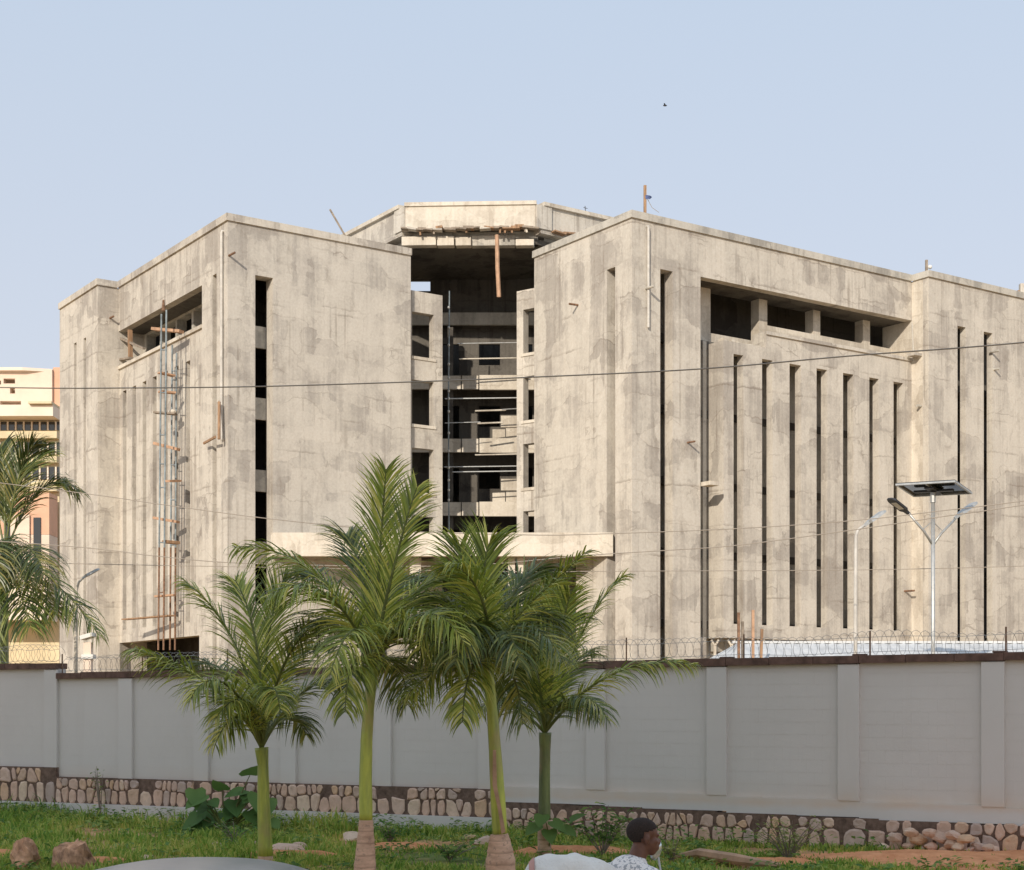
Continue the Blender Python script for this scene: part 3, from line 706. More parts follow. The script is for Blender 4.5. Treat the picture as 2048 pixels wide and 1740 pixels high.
# ------------------------------------------------------------------ shed with a pale metal roof behind the wall
Ys = 44.0
SH = thing('shed', 'low shed with a pale blue corrugated roof behind the right of the grey wall', 'shed', (X(1750, Ys), Ys + 3, 0))
xa, xb = X(1395, Ys), X(2150, Ys); ze = E + (HOR - 1330) / FPX * Ys; zr_ = E + (HOR - 1287) / FPX * (Ys + 3)
m = MB(); n = 70
vs_ = []
for i in range(n + 1):
    x = xa + (xb - xa) * i / n; h_ = .03 * (i % 2); xr = max(x, xa + 1.6 + .02 * i / n); 
    vs_ += [(x, Ys, ze + h_), (xr, Ys + 3, zr_ + h_), (xr, Ys + 6, ze + h_)]
m.add(vs_, [(3 * i, 3 * i + 3, 3 * i + 4, 3 * i + 1) for i in range(n)] + [(3 * i + 1, 3 * i + 4, 3 * i + 5, 3 * i + 2) for i in range(n)])
m.build('roof', M['roof_sheet'], SH)
MB().bx(xa + .5, xb - .3, Ys + .4, Ys + 5.6, 0, ze - .06).build('wall', M['concrete_grey'], SH)
MB().bx(xa + 1.4, xb, Ys + 2.9, Ys + 3.1, zr_ + .005, zr_ + .07).build('ridge_cap', M['roof_sheet'], SH)
MB().bx(xa - .05, xb, Ys - .06, Ys - .01, ze - .12, ze + .02).build('fascia_board', M['white'], SH)

# ------------------------------------------------------------------ lamps behind the wall
Yp = 38.0
SL = thing('solar_street_light', 'grey solar street light, two lamp arms in a V under a tilted panel', 'street light', (X(1866, Yp), Yp, 0))
px_ = X(1866, Yp)
MB().tube([(px_, Yp, 0), (px_, Yp, Z(1300, Yp)), (px_, Yp, Z(985, Yp))], [.06, .050, .046], 12).build('pole', M['steel'], SL, smooth=True)
MB().tube([(px_, Yp, Z(1005, Yp)), (px_, Yp, Z(985, Yp))], .07, 12).build('collar', M['steel'], SL)
pc = at(1868, 976, Yp); tilt = Matrix.Rotation(R(-38), 3, 'Z') @ Matrix.Rotation(R(-9), 3, 'X') @ Matrix.Rotation(R(2), 3, 'Y')
ax_, ay_, az_ = tilt @ Vector((1, 0, 0)), tilt @ Vector((0, 1, 0)), tilt @ Vector((0, 0, 1))
def pbox(x0, x1, y0, y1, z0, z1): return MB().box(pc + ax_ * x0 + ay_ * y0 + az_ * z0, ax_ * (x1 - x0), ay_ * (y1 - y0), az_ * (z1 - z0))
pan = pbox(-.74, .74, -.52, .52, .0, .025).build('solar_panel', M['glass'], SL)
fr_ = MB()
for (a, b, c_, d) in ((-.76, .76, -.55, -.50), (-.76, .76, .50, .55), (-.76, -.71, -.50, .50), (.71, .76, -.50, .50), (-.02, .02, -.50, .50)): 
    q = pbox(a, b, c_, d, -.045, -.003); fr_.add(q.v, q.f)
fr_.build('panel_frame', M['steel'], SL)
q = pbox(-.5, .5, -.05, .05, -.10, -.05); q2 = pbox(-.12, .12, -.3, .3, -.09, -.047); q.add(q2.v, q2.f); q.build('bracket', M['steel_dark'], SL)
yk = at(1866, 1084, Yp)
for s_, (u, v), mt in ((-1, (1815, 1024), 'l'), (1, (1914, 1034), 'r')):
    e = at(u, v, Yp - .3 * (s_ < 0) + .4 * (s_ > 0)); MB().tube([yk + Vector((.02 * s_, 0, -.05)), yk + (e - yk) * .35, e], .030, 10).build('arm', M['steel'], SL, smooth=True)
    m_ = yk + (e - yk) * .42; MB().tube([m_, (px_, Yp, m_.z + .22)], .012, 6).build('brace', M['steel'], SL)
def lamp_head(name, par, a, b, mat, wd=.24, label=None):
    a, b = Vector(a), Vector(b); d = (b - a).normalized(); sd = d.cross(Vector((0, 0, 1))).normalized(); n = sd.cross(d); L_ = (b - a).length
    m = MB(); secs = [(-.12, .035, .035), (.12, .05, .05), (.2, wd / 2, .05), (.85, wd / 2, .045), (1, wd / 2 * .6, .02)]; vs_ = []
    for s_, w_, h_ in secs:
        c_ = a + d * (L_ * s_); vs_ += [c_ + sd * w_ - n * .02, c_ + sd * w_ * .8 + n * h_, c_ - sd * w_ * .8 + n * h_, c_ - sd * w_ - n * .02]
    fs = [(4 * i + k, 4 * i + (k + 1) % 4, 4 * i + 4 + (k + 1) % 4, 4 * i + 4 + k) for i in range(4) for k in range(4)] + [(3, 2, 1, 0), (16, 17, 18, 19)]
    o = m.add(vs_, fs).build(name, M[mat], par, label=label)
    c_ = a + d * L_ * .32 - n * .028; l_ = MB().box(c_ - sd * wd * .3, d * L_ * .45, sd * wd * .6, n * .006).build('lamp_lens', M['white']); l_.parent = o
    return o
lamp_head('lamp_head', SL, at(1815, 1026, Yp - .3), at(1779, 997, Yp - .75), 'steel_dark'); lamp_head('lamp_head', SL, at(1914, 1034, Yp + .4), at(1951, 1005, Yp + .7), 'steel')
Yq = 36.5
L2 = thing('street_light', 'single white street light pole with a bent arm standing left of the solar light', 'street light', (X(1711, Yq), Yq, 0))
MB().tube([(X(1711, Yq), Yq, 0), at(1711, 1200, Yq), at(1712, 1072, Yq), at(1716, 1060, Yq), at(1733, 1048, Yq + .1)], [.055, .044, .038, .034, .028], 10).build('pole', M['pipe_white'], L2, smooth=True)
lamp_head('lamp_head', L2, at(1733, 1049, Yq + .1), at(1769, 1022, Yq + .25), 'steel')
Yq = 41.0
L3 = thing('street_light', 'slim street light at far left in front of the grey end of the building', 'street light', (X(153, Yq), Yq, 0))
MB().tube([(X(152, Yq), Yq, 0), at(152, 1250, Yq), at(153, 1180, Yq), at(158, 1164, Yq), at(168, 1155, Yq)], [.06, .045, .035, .03, .026], 8).build('pole', M['concrete_pale'], L3, smooth=True)
lamp_head('lamp_head', L3, at(168, 1155, Yq), at(199, 1138, Yq + .1), 'steel', .2)
L4 = thing('flood_light', 'short white and orange post lamp standing behind the wall near its step', 'lamp', (X(177, 37), 37, 0))
MB().bx(X(169, 37), X(184, 37), 36.9, 37.1, 2.2, Z(1285, 37)).build('post', M['peach'], L4)
MB().box((X(166, 37), 36.75, Z(1280, 37)), (X(190, 37) - X(166, 37), 0, .08), (0, .4, 0), (-.02, 0, .09)).build('lamp_head', M['white'], L4)
MB().bx(X(166, 37), X(189, 37), 36.85, 37.15, Z(1318, 37), Z(1309, 37)).build('base', M['white'], L4)

# ------------------------------------------------------------------ scaffold tower, timbers, small roof things
ST = thing('scaffold_tower', 'narrow scaffold tower of blue pipes and timber boards against the left wing', 'scaffold', FLL.p(FLL.t(330), 0, -1))
def sp(u, v, dep): t = FLL.t(u, dep); return FLL.p(t, FLL.z(u, v, dep), dep)
ups = []
for u0, u1, v0, dep, mt in ((323, 316.5, 628, -1.3, 'pipe_blue'), (333, 327, 620, -1.3, 'pipe_blue'), (344.5, 340, 690, -.35, 'pipe_blue'), (353, 350, 706, -.35, 'pipe_blue')):
    vm = 1095; um = u0 + (u1 - u0) * (vm - v0) / (1290 - v0)
    MB().tube([sp(u0, v0, dep), sp(um, vm, dep)], .042, 8).build('standard', M[mt], ST)
    MB().tube([sp(um, vm, dep), sp(u1, 1300, dep)], .045, 8).build('standard', M['rust'], ST)
    ups.append((u0, u1, v0, dep))
for v, k in ((700, 0), (785, 0), (870, 0), (928, 0), (975, 0), (1085, 0), (1185, 0), (742, 1), (760, 1), (830, 1), (930, 1), (1000, 1), (1090, 1), (1190, 1)):
    a, b = ups[2 * k], ups[2 * k + 1]; f = lambda q, v: q[0] + (q[1] - q[0]) * (v - q[2]) / (1290 - q[2])
    MB().tube([sp(f(a, v) - 1, v, a[3]), sp(f(b, v) + 1, v, b[3])], .028, 6).build('ledger', M['pipe_blue' if v < 1095 else 'rust'], ST)
for (u0, v0), (u1, v1), hgt, mt in (((307, 658), (363, 663), .16, 'wood_orange'), ((318, 783), (350, 786), .10, 'wood_orange'), ((309, 825), (352, 828), .1, 'wood_grey'), ((310, 887), (357, 899), .16, 'wood_orange'),
                          ((309, 1036), (356, 1044), .14, 'wood_orange'), ((328, 1083), (356, 1086), .16, 'wood'), ((310, 1193), (350, 1190), .1, 'wood_orange'), ((249, 1239), (345, 1231), .08, 'wood'), ((334, 962), (357, 962), .12, 'wood_orange'), ((318, 745), (348, 752), .08, 'wood_orange')):
    a, b = sp(u0, v0, -1.25), sp(u1, v1, -.5); MB().bar(a, b, .34, hgt * .8).build('plank', M[mt], ST)
MB().tube([sp(327, 600, -1.3), sp(327, 622, -1.3)], [.05, .09], 8).build('pulley', M['rust'], ST)
MB().ball(sp(345, 824, -.5), .2, .2, .13).build('bucket', M['concrete_pale'], ST)

def timber(name, label, cat, a, b, w_, th, mat, group=None, mid=None):
    if mid is None: o = MB().bar(a, b, w_, th).build(name, M[mat])
    else: o = MB().tube([a, mid, b], [w_ / 2, w_ / 2, w_ / 2], 6).build(name, M[mat])
    return tag(o, label, cat, group)
timber('timber_plank', 'bent pale timber hanging down in the dark mouth of the court under the top band', 'plank', at(994, 470, 74.3), at(998, 594, 74.3), .2, .08, 'wood_orange', mid=at(995, 535, 74.2))
timber('timber_pole', 'thin dark pole leaning above the roof of the left wing', 'pole', at(660, 419, 76), at(694, 478, 76), .09, .09, 'wood_grey')
p_ = thing('roof_post', 'upright timber post with a scrap of blue cloth on the right wing roof', 'post', at(1290, 432, 71))
MB().bar(at(1290, 440, 71), at(1290, 371, 71), .13, .13, (0, 1, 0)).build('post', M['wood'], p_)
q = MB(); vs_ = [at(1291, 390, 70.9), at(1300, 391, 70.7), at(1304, 394, 70.9), at(1300, 398, 70.8), at(1291, 397, 70.9)]; vs_ = vs_ + [x + Vector((0, .03, 0)) for x in vs_]
n = 5; q.add(vs_, [(4, 3, 2, 1, 0), (5, 6, 7, 8, 9)] + [(i, (i + 1) % 5, 5 + (i + 1) % 5, 5 + i) for i in range(5)])
M['blue_cloth'] = simple('blue_cloth', (.10, .14, .30), .9)
q.build('cloth', M['blue_cloth'], p_)
MB().tube([at(1295, 398, 71), at(1304, 415, 71), at(1318, 425, 71)], .012, 4).build('string', M['cable'], p_)
p_ = thing('roof_post', 'short stub with a white bulb on the corner of the right end block', 'post', at(1853, 540, 79))
MB().bar(at(1853, 545, 79), at(1853, 520, 79), .12, .12, (0, 1, 0)).build('post', M['wood_grey'], p_); MB().ball(at(1860, 534, 78.9), .11).build('bulb', M['white'], p_, smooth=True)
p_ = thing('roof_post', 'stub of a concrete column on the roof at the right edge of the photo', 'post', at(2045, 585, 82))
MB().bar(at(2045, 592, 82), at(2045, 568, 82), .3, .3, (0, 1, 0)).build('post', M['concrete'], p_); MB().ball(at(2037, 584, 82), .12, .1, .1).build('lump', M['wood'], p_)
tag(MB().tube([at(1170, 412, 80), at(1171, 424, 80)], .02, 5).tube([at(1167, 415, 80), at(1175, 417, 80)], .015, 5).build('antenna', M['steel_dark']), 'tiny antenna above the right side of the penthouse band', 'antenna')
# vertical scaffold pole with couplers in front of the court
p_ = thing('scaffold_pole', 'tall thin jointed pipe standing in the left of the court opening', 'scaffold pole', at(897, 1062, 76.0))
MB().tube([at(899, 582, 76), at(897, 800, 76), at(898, 1060, 76)], .032, 8).build('pipe', M['pipe_blue'], p_)
for v in (615, 655, 690, 728, 756, 782, 797, 823, 866, 902, 935, 960, 980, 1000):
    MB().ball(at(897.5, v, 75.93), .065, .065, .08, 8, 6).build('coupler', M['steel'], p_)
# debris and props in the openings of the top floor, left
for k, (a, b, th) in enumerate((((233, 673), (288, 697), .14), ((260, 660), (261, 718), .22), ((233, 721), (262, 716), .24))):
    t1, t2 = FLL.t(a[0], .15), FLL.t(b[0], .15)
    timber('timber_prop', ['sloping timber across the left end of the left wing opening', 'upright timber prop in the left end of the left wing opening', 'dark board lying on the sill at the left end of the left wing opening'][k], 'timber',
           FLL.p(t1, FLL.z(*a, .15), .15), FLL.p(t2, FLL.z(*b, .15), .15), th, .1, 'wood_grey' if k != 1 else 'wood')
m = MB().tube([FLL.p(FLL.t(451), FLL.z(451, 805), -.3), FLL.p(FLL.t(455), FLL.z(455, 880), -.4)], .07, 6)
tag(m.build('timber_pole', M['wood']), 'brown batten hanging beside the white downpipe of the left wing', 'timber')
m = MB().bar(FLL.p(FLL.t(420), FLL.z(420, 888), -.3), FLL.p(FLL.t(452), FLL.z(452, 876), -.5), .07, .1)
tag(m.build('timber_board', M['wood']), 'short brown board sticking out below the hanging batten of the left wing', 'timber')
for k, (u0, v0, u1, v1) in enumerate(((1478, 1268, 1477, 1225), (1485, 1290, 1485, 1243), (1506, 1290, 1506, 1220), (1519, 1285, 1524, 1258))):
    Yt = 43
    timber('timber_stake', ['reddish stake leaning left at the foot of the slit wall', 'short dark stake second from the left at the foot of the slit wall', 'tallest pale stake at the foot of the slit wall', 'slanting pale stake rightmost at the foot of the slit wall'][k], 'stake',
           at(u0, v0, Yt) - Vector((0, 0, 1.6)), at(u1, v1, Yt), .09, .07, ['rust', 'wood_grey', 'wood_orange', 'wood'][k], group='stakes behind the razor wire')
# formwork props in the dark ground-floor opening of the right wing
for k, u in enumerate((1430, 1463, 1522, 1553)):
    Yt = FR.p(FR.t(u), 0, -.2).y; b = at(u, 1315, Yt); f = at(u, 1292, Yt)
    p_ = thing('formwork_prop', ['forked pale prop leftmost in the dark low opening of the right wing', 'forked pale prop second from left in the dark low opening of the right wing', 'forked prop third from left in the dark low opening of the right wing', 'forked prop rightmost in the dark low opening of the right wing'][k], 'prop', (b.x, b.y, 0), group='props in the low opening')
    MB().tube([(b.x, b.y, 0), f], .07, 6).build('shaft', M['concrete_pale'], p_)
    for s_ in (-1, 1): MB().tube([f, f + Vector((.17 * s_, 0, .28))], .05, 6).build('fork', M['concrete_pale'], p_)

# ------------------------------------------------------------------ overhead cables
def cable(label, pts, Y, r, n=40):
    P = [at(u, v, Y + dy) for u, v, dy in pts]; m_ = len(P); out = []
    for i in range(m_ - 1):
        p0, p1, p2, p3 = P[max(i - 1, 0)], P[i], P[i + 1], P[min(i + 2, m_ - 1)]
        for k in range(10):
            t = k / 10; out.append(.5 * ((2 * p1) + (p2 - p0) * t + (2 * p0 - 5 * p1 + 4 * p2 - p3) * t * t + (3 * p1 - p0 - 3 * p2 + p3) * t ** 3))
    out.append(P[-1]); return tag(MB().tube(out, r, 5).build('overhead_cable', M['cable'], smooth=True), label, 'cable')
cable('thick dark cable crossing the building highest, rising to the right', [(-700, 760, 3), (0, 775, 2), (260, 776, 1.5), (520, 773, 1), (820, 764, 0), (1075, 754, -.5), (1400, 738, -1), (1700, 712, -2), (2048, 685, -3), (2700, 620, -4)], 24, .0105)
cable('upper of the two thin cables rising to the right edge over the solar light', [(-500, 905, 4), (130, 982, 2), (330, 1010, 1), (560, 1040, 0), (800, 1062, 0), (1060, 1070, 0), (1200, 1068, 0), (1480, 1057, 0), (1720, 1040, -1), (1880, 1022, -1), (2048, 1002, -2), (2600, 930, -3)], 34, .010)
cable('lower of the two thin cables rising to the right edge, sagging across the canopy', [(-500, 1050, 4), (115, 1091, 2), (310, 1112, 1), (500, 1127, 0), (900, 1132, 0), (1170, 1111, 0), (1330, 1101, 0), (1480, 1090, 0), (1720, 1058, -1), (1880, 1034, -1), (2048, 1010, -2), (2600, 925, -3)], 33, .010)
cable('faint level cable lowest across the slits of the right wing', [(-500, 1112, 2), (135, 1127, 1), (500, 1134, 0), (1000, 1143, 0), (1320, 1142, 0), (1700, 1140, 0), (2048, 1132, 0), (2600, 1110, 0)], 42, .010)
# ------------------------------------------------------------------ added unseen block behind the camera, sized to shade the verge and the wall
ob = thing('shade_blocker', 'added unseen block behind the camera, placed to shade the verge and the wall', 'building', (-18, -22, 0))
MB().bx(-46, -1, -30, -20, 0, 28.9).build('wall', M['white'], ob)
MB().bx(-46.3, -.7, -30.3, -19.7, 28.91, 29.3).build('coping', M['concrete_grey'], ob)
# bird
b = thing('bird', 'small dark bird flying in the sky above the right wing', 'bird', at(1330, 211, 90))
c0 = at(1330, 211, 90); MB().ball(c0, .12, .05, .05, 8, 6).build('body', M['steel_dark'], b)
for s_ in (-1, 1): MB().add([c0 + Vector((.05, 0, .02)), c0 + Vector((-.05, 0, .02)), c0 + Vector((-.09, .16 * s_, .07)), c0 + Vector((-.02, .14 * s_, .08))], [(0, 1, 2, 3)]).build('wing', M['steel_dark'], b)
# ------------------------------------------------------------------ palms
def leaf_mat(name, young, old, dry, sat=1.0, trans=.30):
    n = NT(name); r = n.n('ShaderNodeNewGeometry').outputs['Random Per Island']; f = n.noise(n.pos, 1.6, 3)[0]
    k = n.math('MULTIPLY_ADD', r, .75, n.math('MULTIPLY', f, .5))
    c = n.ramp(k, [(.20, old), (.42, tuple(a * .5 + b * .5 for a, b in zip(old, young))), (.66, young), (.93, dry)])  # leaf age tones spread wide, standing in for sun and shade on leaflets
    n.done(c, .36, spec=.5)
    tr = n.n('ShaderNodeBsdfTranslucent'); n.set(tr.inputs[0], n.mix(.5, c, (.22, .30, .03))); mx = n.n('ShaderNodeMixShader'); mx.inputs[0].default_value = trans
    n.t.links.new(n.b.outputs[0], mx.inputs[1]); n.t.links.new(tr.outputs[0], mx.inputs[2]); n.t.links.new(mx.outputs[0], n.out.inputs[0]); return n.m
M['palm_leaf'] = leaf_mat('palm_leaflet', (.38, .46, .075), (.060, .090, .024), (.78, .72, .17), trans=.25)
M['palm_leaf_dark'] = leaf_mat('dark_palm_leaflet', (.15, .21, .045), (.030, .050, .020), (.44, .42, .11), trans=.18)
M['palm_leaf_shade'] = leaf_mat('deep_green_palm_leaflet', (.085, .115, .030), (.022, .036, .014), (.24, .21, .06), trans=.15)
M['rachis'] = simple('palm_rachis', (.15, .17, .05), .5, var=.25)
def shaft_mat(name, lime, green, brown):
    n = NT(name); p = n.pos; f = n.noise(n.scale(p, 5, 5, .9), 1.0, 5, .65)[0]; g = n.noise(n.scale(p, 2.2, 2.2, 1.1), 1.0, 4)[0]; h = n.noise(n.scale(p, 9, 9, .5), 1.0, 4)[0]
    c = n.mix(n.ramp(f, [(.35, 0), (.62, 1)]), green, lime); c = n.mix(n.ramp(g, [(.55, 0), (.70, .8)]), c, brown); c = n.mix(n.math('MULTIPLY', n.ramp(h, [(.58, 0), (.66, 1)]), .6), c, tuple(x * .35 for x in green))
    n.bump(f, .01, .4); return n.done(c, .4, spec=.5)
M['crownshaft'] = shaft_mat('green_crownshaft', (.56, .60, .10), (.26, .32, .07), (.42, .33, .13))
M['crownshaft_dark'] = shaft_mat('dull_green_crownshaft', (.24, .28, .09), (.10, .13, .05), (.24, .17, .08))
def trunk_mat():
    n = NT('palm_trunk_bark'); p = n.pos; f = n.noise(n.scale(p, 1, 1, 3), 4.0, 5, .7)[0]
    c = n.mix(n.ramp(f, [(.3, 0), (.7, 1)]), (.46, .29, .20), (.80, .54, .38)); z = n.sep(n.vadd(p, n.noise(p, 5, 2)[1], .03))[2]
    rg = n.ramp(n.math('FRACT', n.math('MULTIPLY', z, 6.5)), [(0, 1), (.10, .5), (.2, 0)]); c = n.mix(n.math('MULTIPLY', rg, .55), c, (.26, .16, .11))
    sp = n.ramp(n.noise(p, 16, 3)[0], [(.58, 0), (.66, .7)]); c = n.mix(sp, c, (.35, .24, .18)); n.bump(f, .012, .6); return n.done(c, .9, spec=.2)
M['palm_trunk'] = trunk_mat()

def frond(par, P, leaf, n, mat, droop=1.0, plum=.5, r0=.026, wid=.028, dead=0):
    """a pinnate frond on a cubic curve: rachis plus leaflets on both sides"""
    P = [Vector(p) for p in P]; Q = lambda t: P[0] * (1 - t) ** 3 + P[1] * 3 * t * (1 - t) ** 2 + P[2] * 3 * t * t * (1 - t) + P[3] * t ** 3
    m = MB(); up = Vector((0, 0, 1)); side0 = Vector((random.uniform(-.3, .3), -1, 0))
    for i in range(n):
        t = .15 + .85 * (i + random.uniform(-.3, .3)) / n; t = min(t, .995)
        p = Q(t); T = (Q(min(t + .02, 1)) - Q(t - .02)).normalized()
        S = T.cross(up)
        if S.length < .35: S = S + side0.cross(T).cross(T) * .0 + T.cross(Vector((.3, -1, .2))) * .6
        S.normalize(); N = S.cross(T).normalized()
        if N.z < -.2: N = -N
        ll = leaf * 1.12 * (.55 + .9 * t * (1 - t) * 2.2) * random.uniform(.82, 1.1) * (1 if t < .9 else .8)
        for sg in (-1, 1):
            if random.random() < .04: continue
            fw = .38 + .5 * t + 1.25 * max(0, T.z) ** 1.5 + random.uniform(-.28, .28)
            d = (S * sg + T * fw + N * random.uniform(-plum, plum + .15) + S * 0).normalized()
            q = p.copy(); w0 = wid * random.uniform(.8, 1.2); pts = []
            L_ = ll / 4; wv = d.cross(N); wv = (T - d * T.dot(d)).normalized() * .9 + N * random.uniform(-.5, .5)
            prof = (.5, 1.0, .85, .5, .04)
            for k in range(5):
                pts.append((q.copy(), wv.normalized() * w0 * prof[k] * .5)); d = (d + Vector((0, 0, -(.16 + .22 * random.random()) * droop * (1 - .55 * max(0, T.z)) * (k * .6 + .4)))).normalized(); q += d * L_
                wv = wv - d * wv.dot(d)
            vs_ = [x for c_, v_ in pts for x in (c_ - v_, c_ + v_)]
            m.add(vs_, [(2 * k, 2 * k + 1, 2 * k + 3, 2 * k + 2) for k in range(4)])
    fr = m.build('frond', M[mat], par)
    rm = MB().tube([Q(k / 14) for k in range(15)], [r0 * (1 - .85 * k / 14) + .003 for k in range(15)], 6).build('rachis', M['rachis']); rm.parent = fr
    rm.matrix_parent_inverse = Matrix.Identity(4) @ (INV[par.name].inverted() @ INV[par.name])
    return fr
def palm(label, Y, base, shaft, fronds, loc_uv, leaf=.5, n=46, mats=('palm_leaf', 'palm_trunk', 'crownshaft'), group='young palms on the verge'):
    """base: (u,v,halfwidth px) rings of the woody trunk, bottom up; shaft: the same for the green crownshaft"""
    b0 = at(base[0][0], base[0][1], Y) if base else at(shaft[0][0], shaft[0][1], Y)
    t = thing('palm_tree', label, 'palm tree', (b0.x, Y, 0), group)
    s_ = Y / FPX
    def lathe(rings, name, mat):
        P = [at(u, v, Y) for u, v, w_ in rings]; R_ = [w_ * s_ for u, v, w_ in rings]; pts, rad = [], []
        for i in range(len(P) - 1):
            for k in range(6): f = k / 6; pts.append(P[i].lerp(P[i + 1], f)); rad.append((R_[i] * (1 - f) + R_[i + 1] * f) * (1 + (.035 if (k % 3 == 0 and name == 'trunk') else 0) + random.uniform(-.012, .012)))
        pts.append(P[-1]); rad.append(R_[-1]); return MB().tube(pts, rad, 14).build(name, M[mat], t, smooth=True)
    if base:
        g0 = Vector((b0.x, Y, -.1)); rings = base
        if b0.z > 0:
            v_ = HOR + (E + .1) / Y * FPX; rings = [(base[0][0], v_, base[0][2] * 1.06)] + list(base)
        lathe(rings, 'trunk', mats[1])
    if shaft: lathe(shaft, 'crownshaft', mats[2])
    top = shaft[-1]
    for fr in fronds:
        (u1, v1, y1), (u2, v2, y2), (u3, v3, y3) = fr[:3]; o = fr[3] if len(fr) > 3 else {}
        u0, v0 = o.get('from', (top[0], top[1]))
        P0, P1, P2, P3 = at(u0, v0, Y), at(u1, v1, Y + y1), at(u2, v2, Y + y2), at(u3, v3, Y + y3)
        # control points so that the curve passes near the two middle points
        C1 = P0 + (P1 - P0) * 1.15; C2 = P2 + (P2 - P1) * .28
        frond(t, (P0, C1, C2, P3), o.get('leaf', leaf), o.get('n', n), o.get('mat', mats[0]), o.get('droop', 1.0), o.get('plum', .5), wid=o.get('wid', .0225 if leaf < .8 else .036))
    return t
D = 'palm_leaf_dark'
palm('leftmost young palm on the verge, short pale green trunk, beside a big-leaved plant', 22.3,
     [(531, 1712, 15)], [(531, 1712, 15), (527, 1600, 12.5), (526, 1530, 11), (523, 1495, 14)],
     [((470, 1385, -.3), (370, 1335, -.7), (266, 1298, -1.0), {'leaf': .62, 'n': 84}), ((505, 1340, .2), (455, 1240, .4), (369, 1162, .3)), ((525, 1330, .3), (540, 1220, .5), (575, 1150, .4)),
      ((530, 1320, -.2), (500, 1220, .1), (470, 1160, .3)), ((570, 1400, .1), (640, 1345, .3), (700, 1375, .4), {'mat': D, 'leaf': .6}), ((545, 1350, -.5), (590, 1270, -.8), (655, 1240, -1.0)),
      ((515, 1400, -.6), (480, 1380, -1.1), (430, 1440, -1.4), {'leaf': .5}), ((530, 1390, -.7), (545, 1350, -1.2), (560, 1420, -1.6), {'leaf': .45}), ((490, 1370, .6), (440, 1320, 1.0), (380, 1330, 1.3), {'mat': D}), ((500, 1430, -.5), (470, 1415, -.8), (430, 1490, -1.0), {'leaf': .5}), ((545, 1430, .4), (580, 1410, .7), (612, 1470, .9), {'mat': D}), ((500, 1400, -.9), (440, 1330, -1.3), (380, 1400, -1.6)),
      ((550, 1380, .7), (600, 1300, 1.1), (640, 1290, 1.4), {'mat': D})], None, leaf=.56, n=84)
palm('tallest young palm, second from the left, bright yellow-green shaft on a brown trunk', 20.0,
     [(729, 1760, 24), (731, 1700, 19), (732, 1655, 15), (732, 1640, 14)], [(732, 1640, 13.5), (731, 1560, 13), (733, 1480, 12), (737, 1420, 11), (742, 1370, 11), (745, 1335, 13)],
     [((750, 1240, .1), (762, 1080, .2), (772, 938, .1), {'leaf': .62, 'n': 88}), ((765, 1220, -.2), (800, 1080, -.3), (834, 975, -.3), {'leaf': .5, 'n': 80}), ((720, 1215, .2), (620, 1110, .4), (468, 1094, .3), {'leaf': .62, 'n': 84}),
      ((715, 1240, -.5), (650, 1150, -.9), (540, 1190, -1.3), {'n': 80}), ((780, 1210, .3), (870, 1120, .6), (985, 1180, .7), {'leaf': .66, 'n': 84}), ((775, 1250, -.5), (850, 1190, -.9), (930, 1290, -1.2), {'leaf': .6}),
      ((720, 1260, .7), (650, 1200, 1.2), (575, 1300, 1.5), {'mat': D, 'leaf': .6}), ((735, 1250, -.7), (705, 1230, -1.2), (660, 1350, -1.6), {'leaf': .55}), ((760, 1250, .8), (800, 1150, 1.2), (840, 1160, 1.5), {'mat': D, 'leaf': .6}),
      ((738, 1230, .5), (715, 1100, .8), (690, 1070, 1.0), {'mat': D}), ((725, 1300, -.6), (700, 1310, -.9), (690, 1425, -1.1), {'leaf': .5}), ((765, 1300, .5), (800, 1310, .8), (815, 1410, 1.0), {'mat': D}), ((700, 1220, .9), (640, 1140, 1.3), (600, 1150, 1.6), {'mat': D}), ((790, 1230, .9), (860, 1150, 1.3), (920, 1130, 1.6), {'mat': D}), ((780, 1270, -.2), (830, 1230, -.3), (880, 1330, -.5), {'mat': D})], None, leaf=.60, n=88)
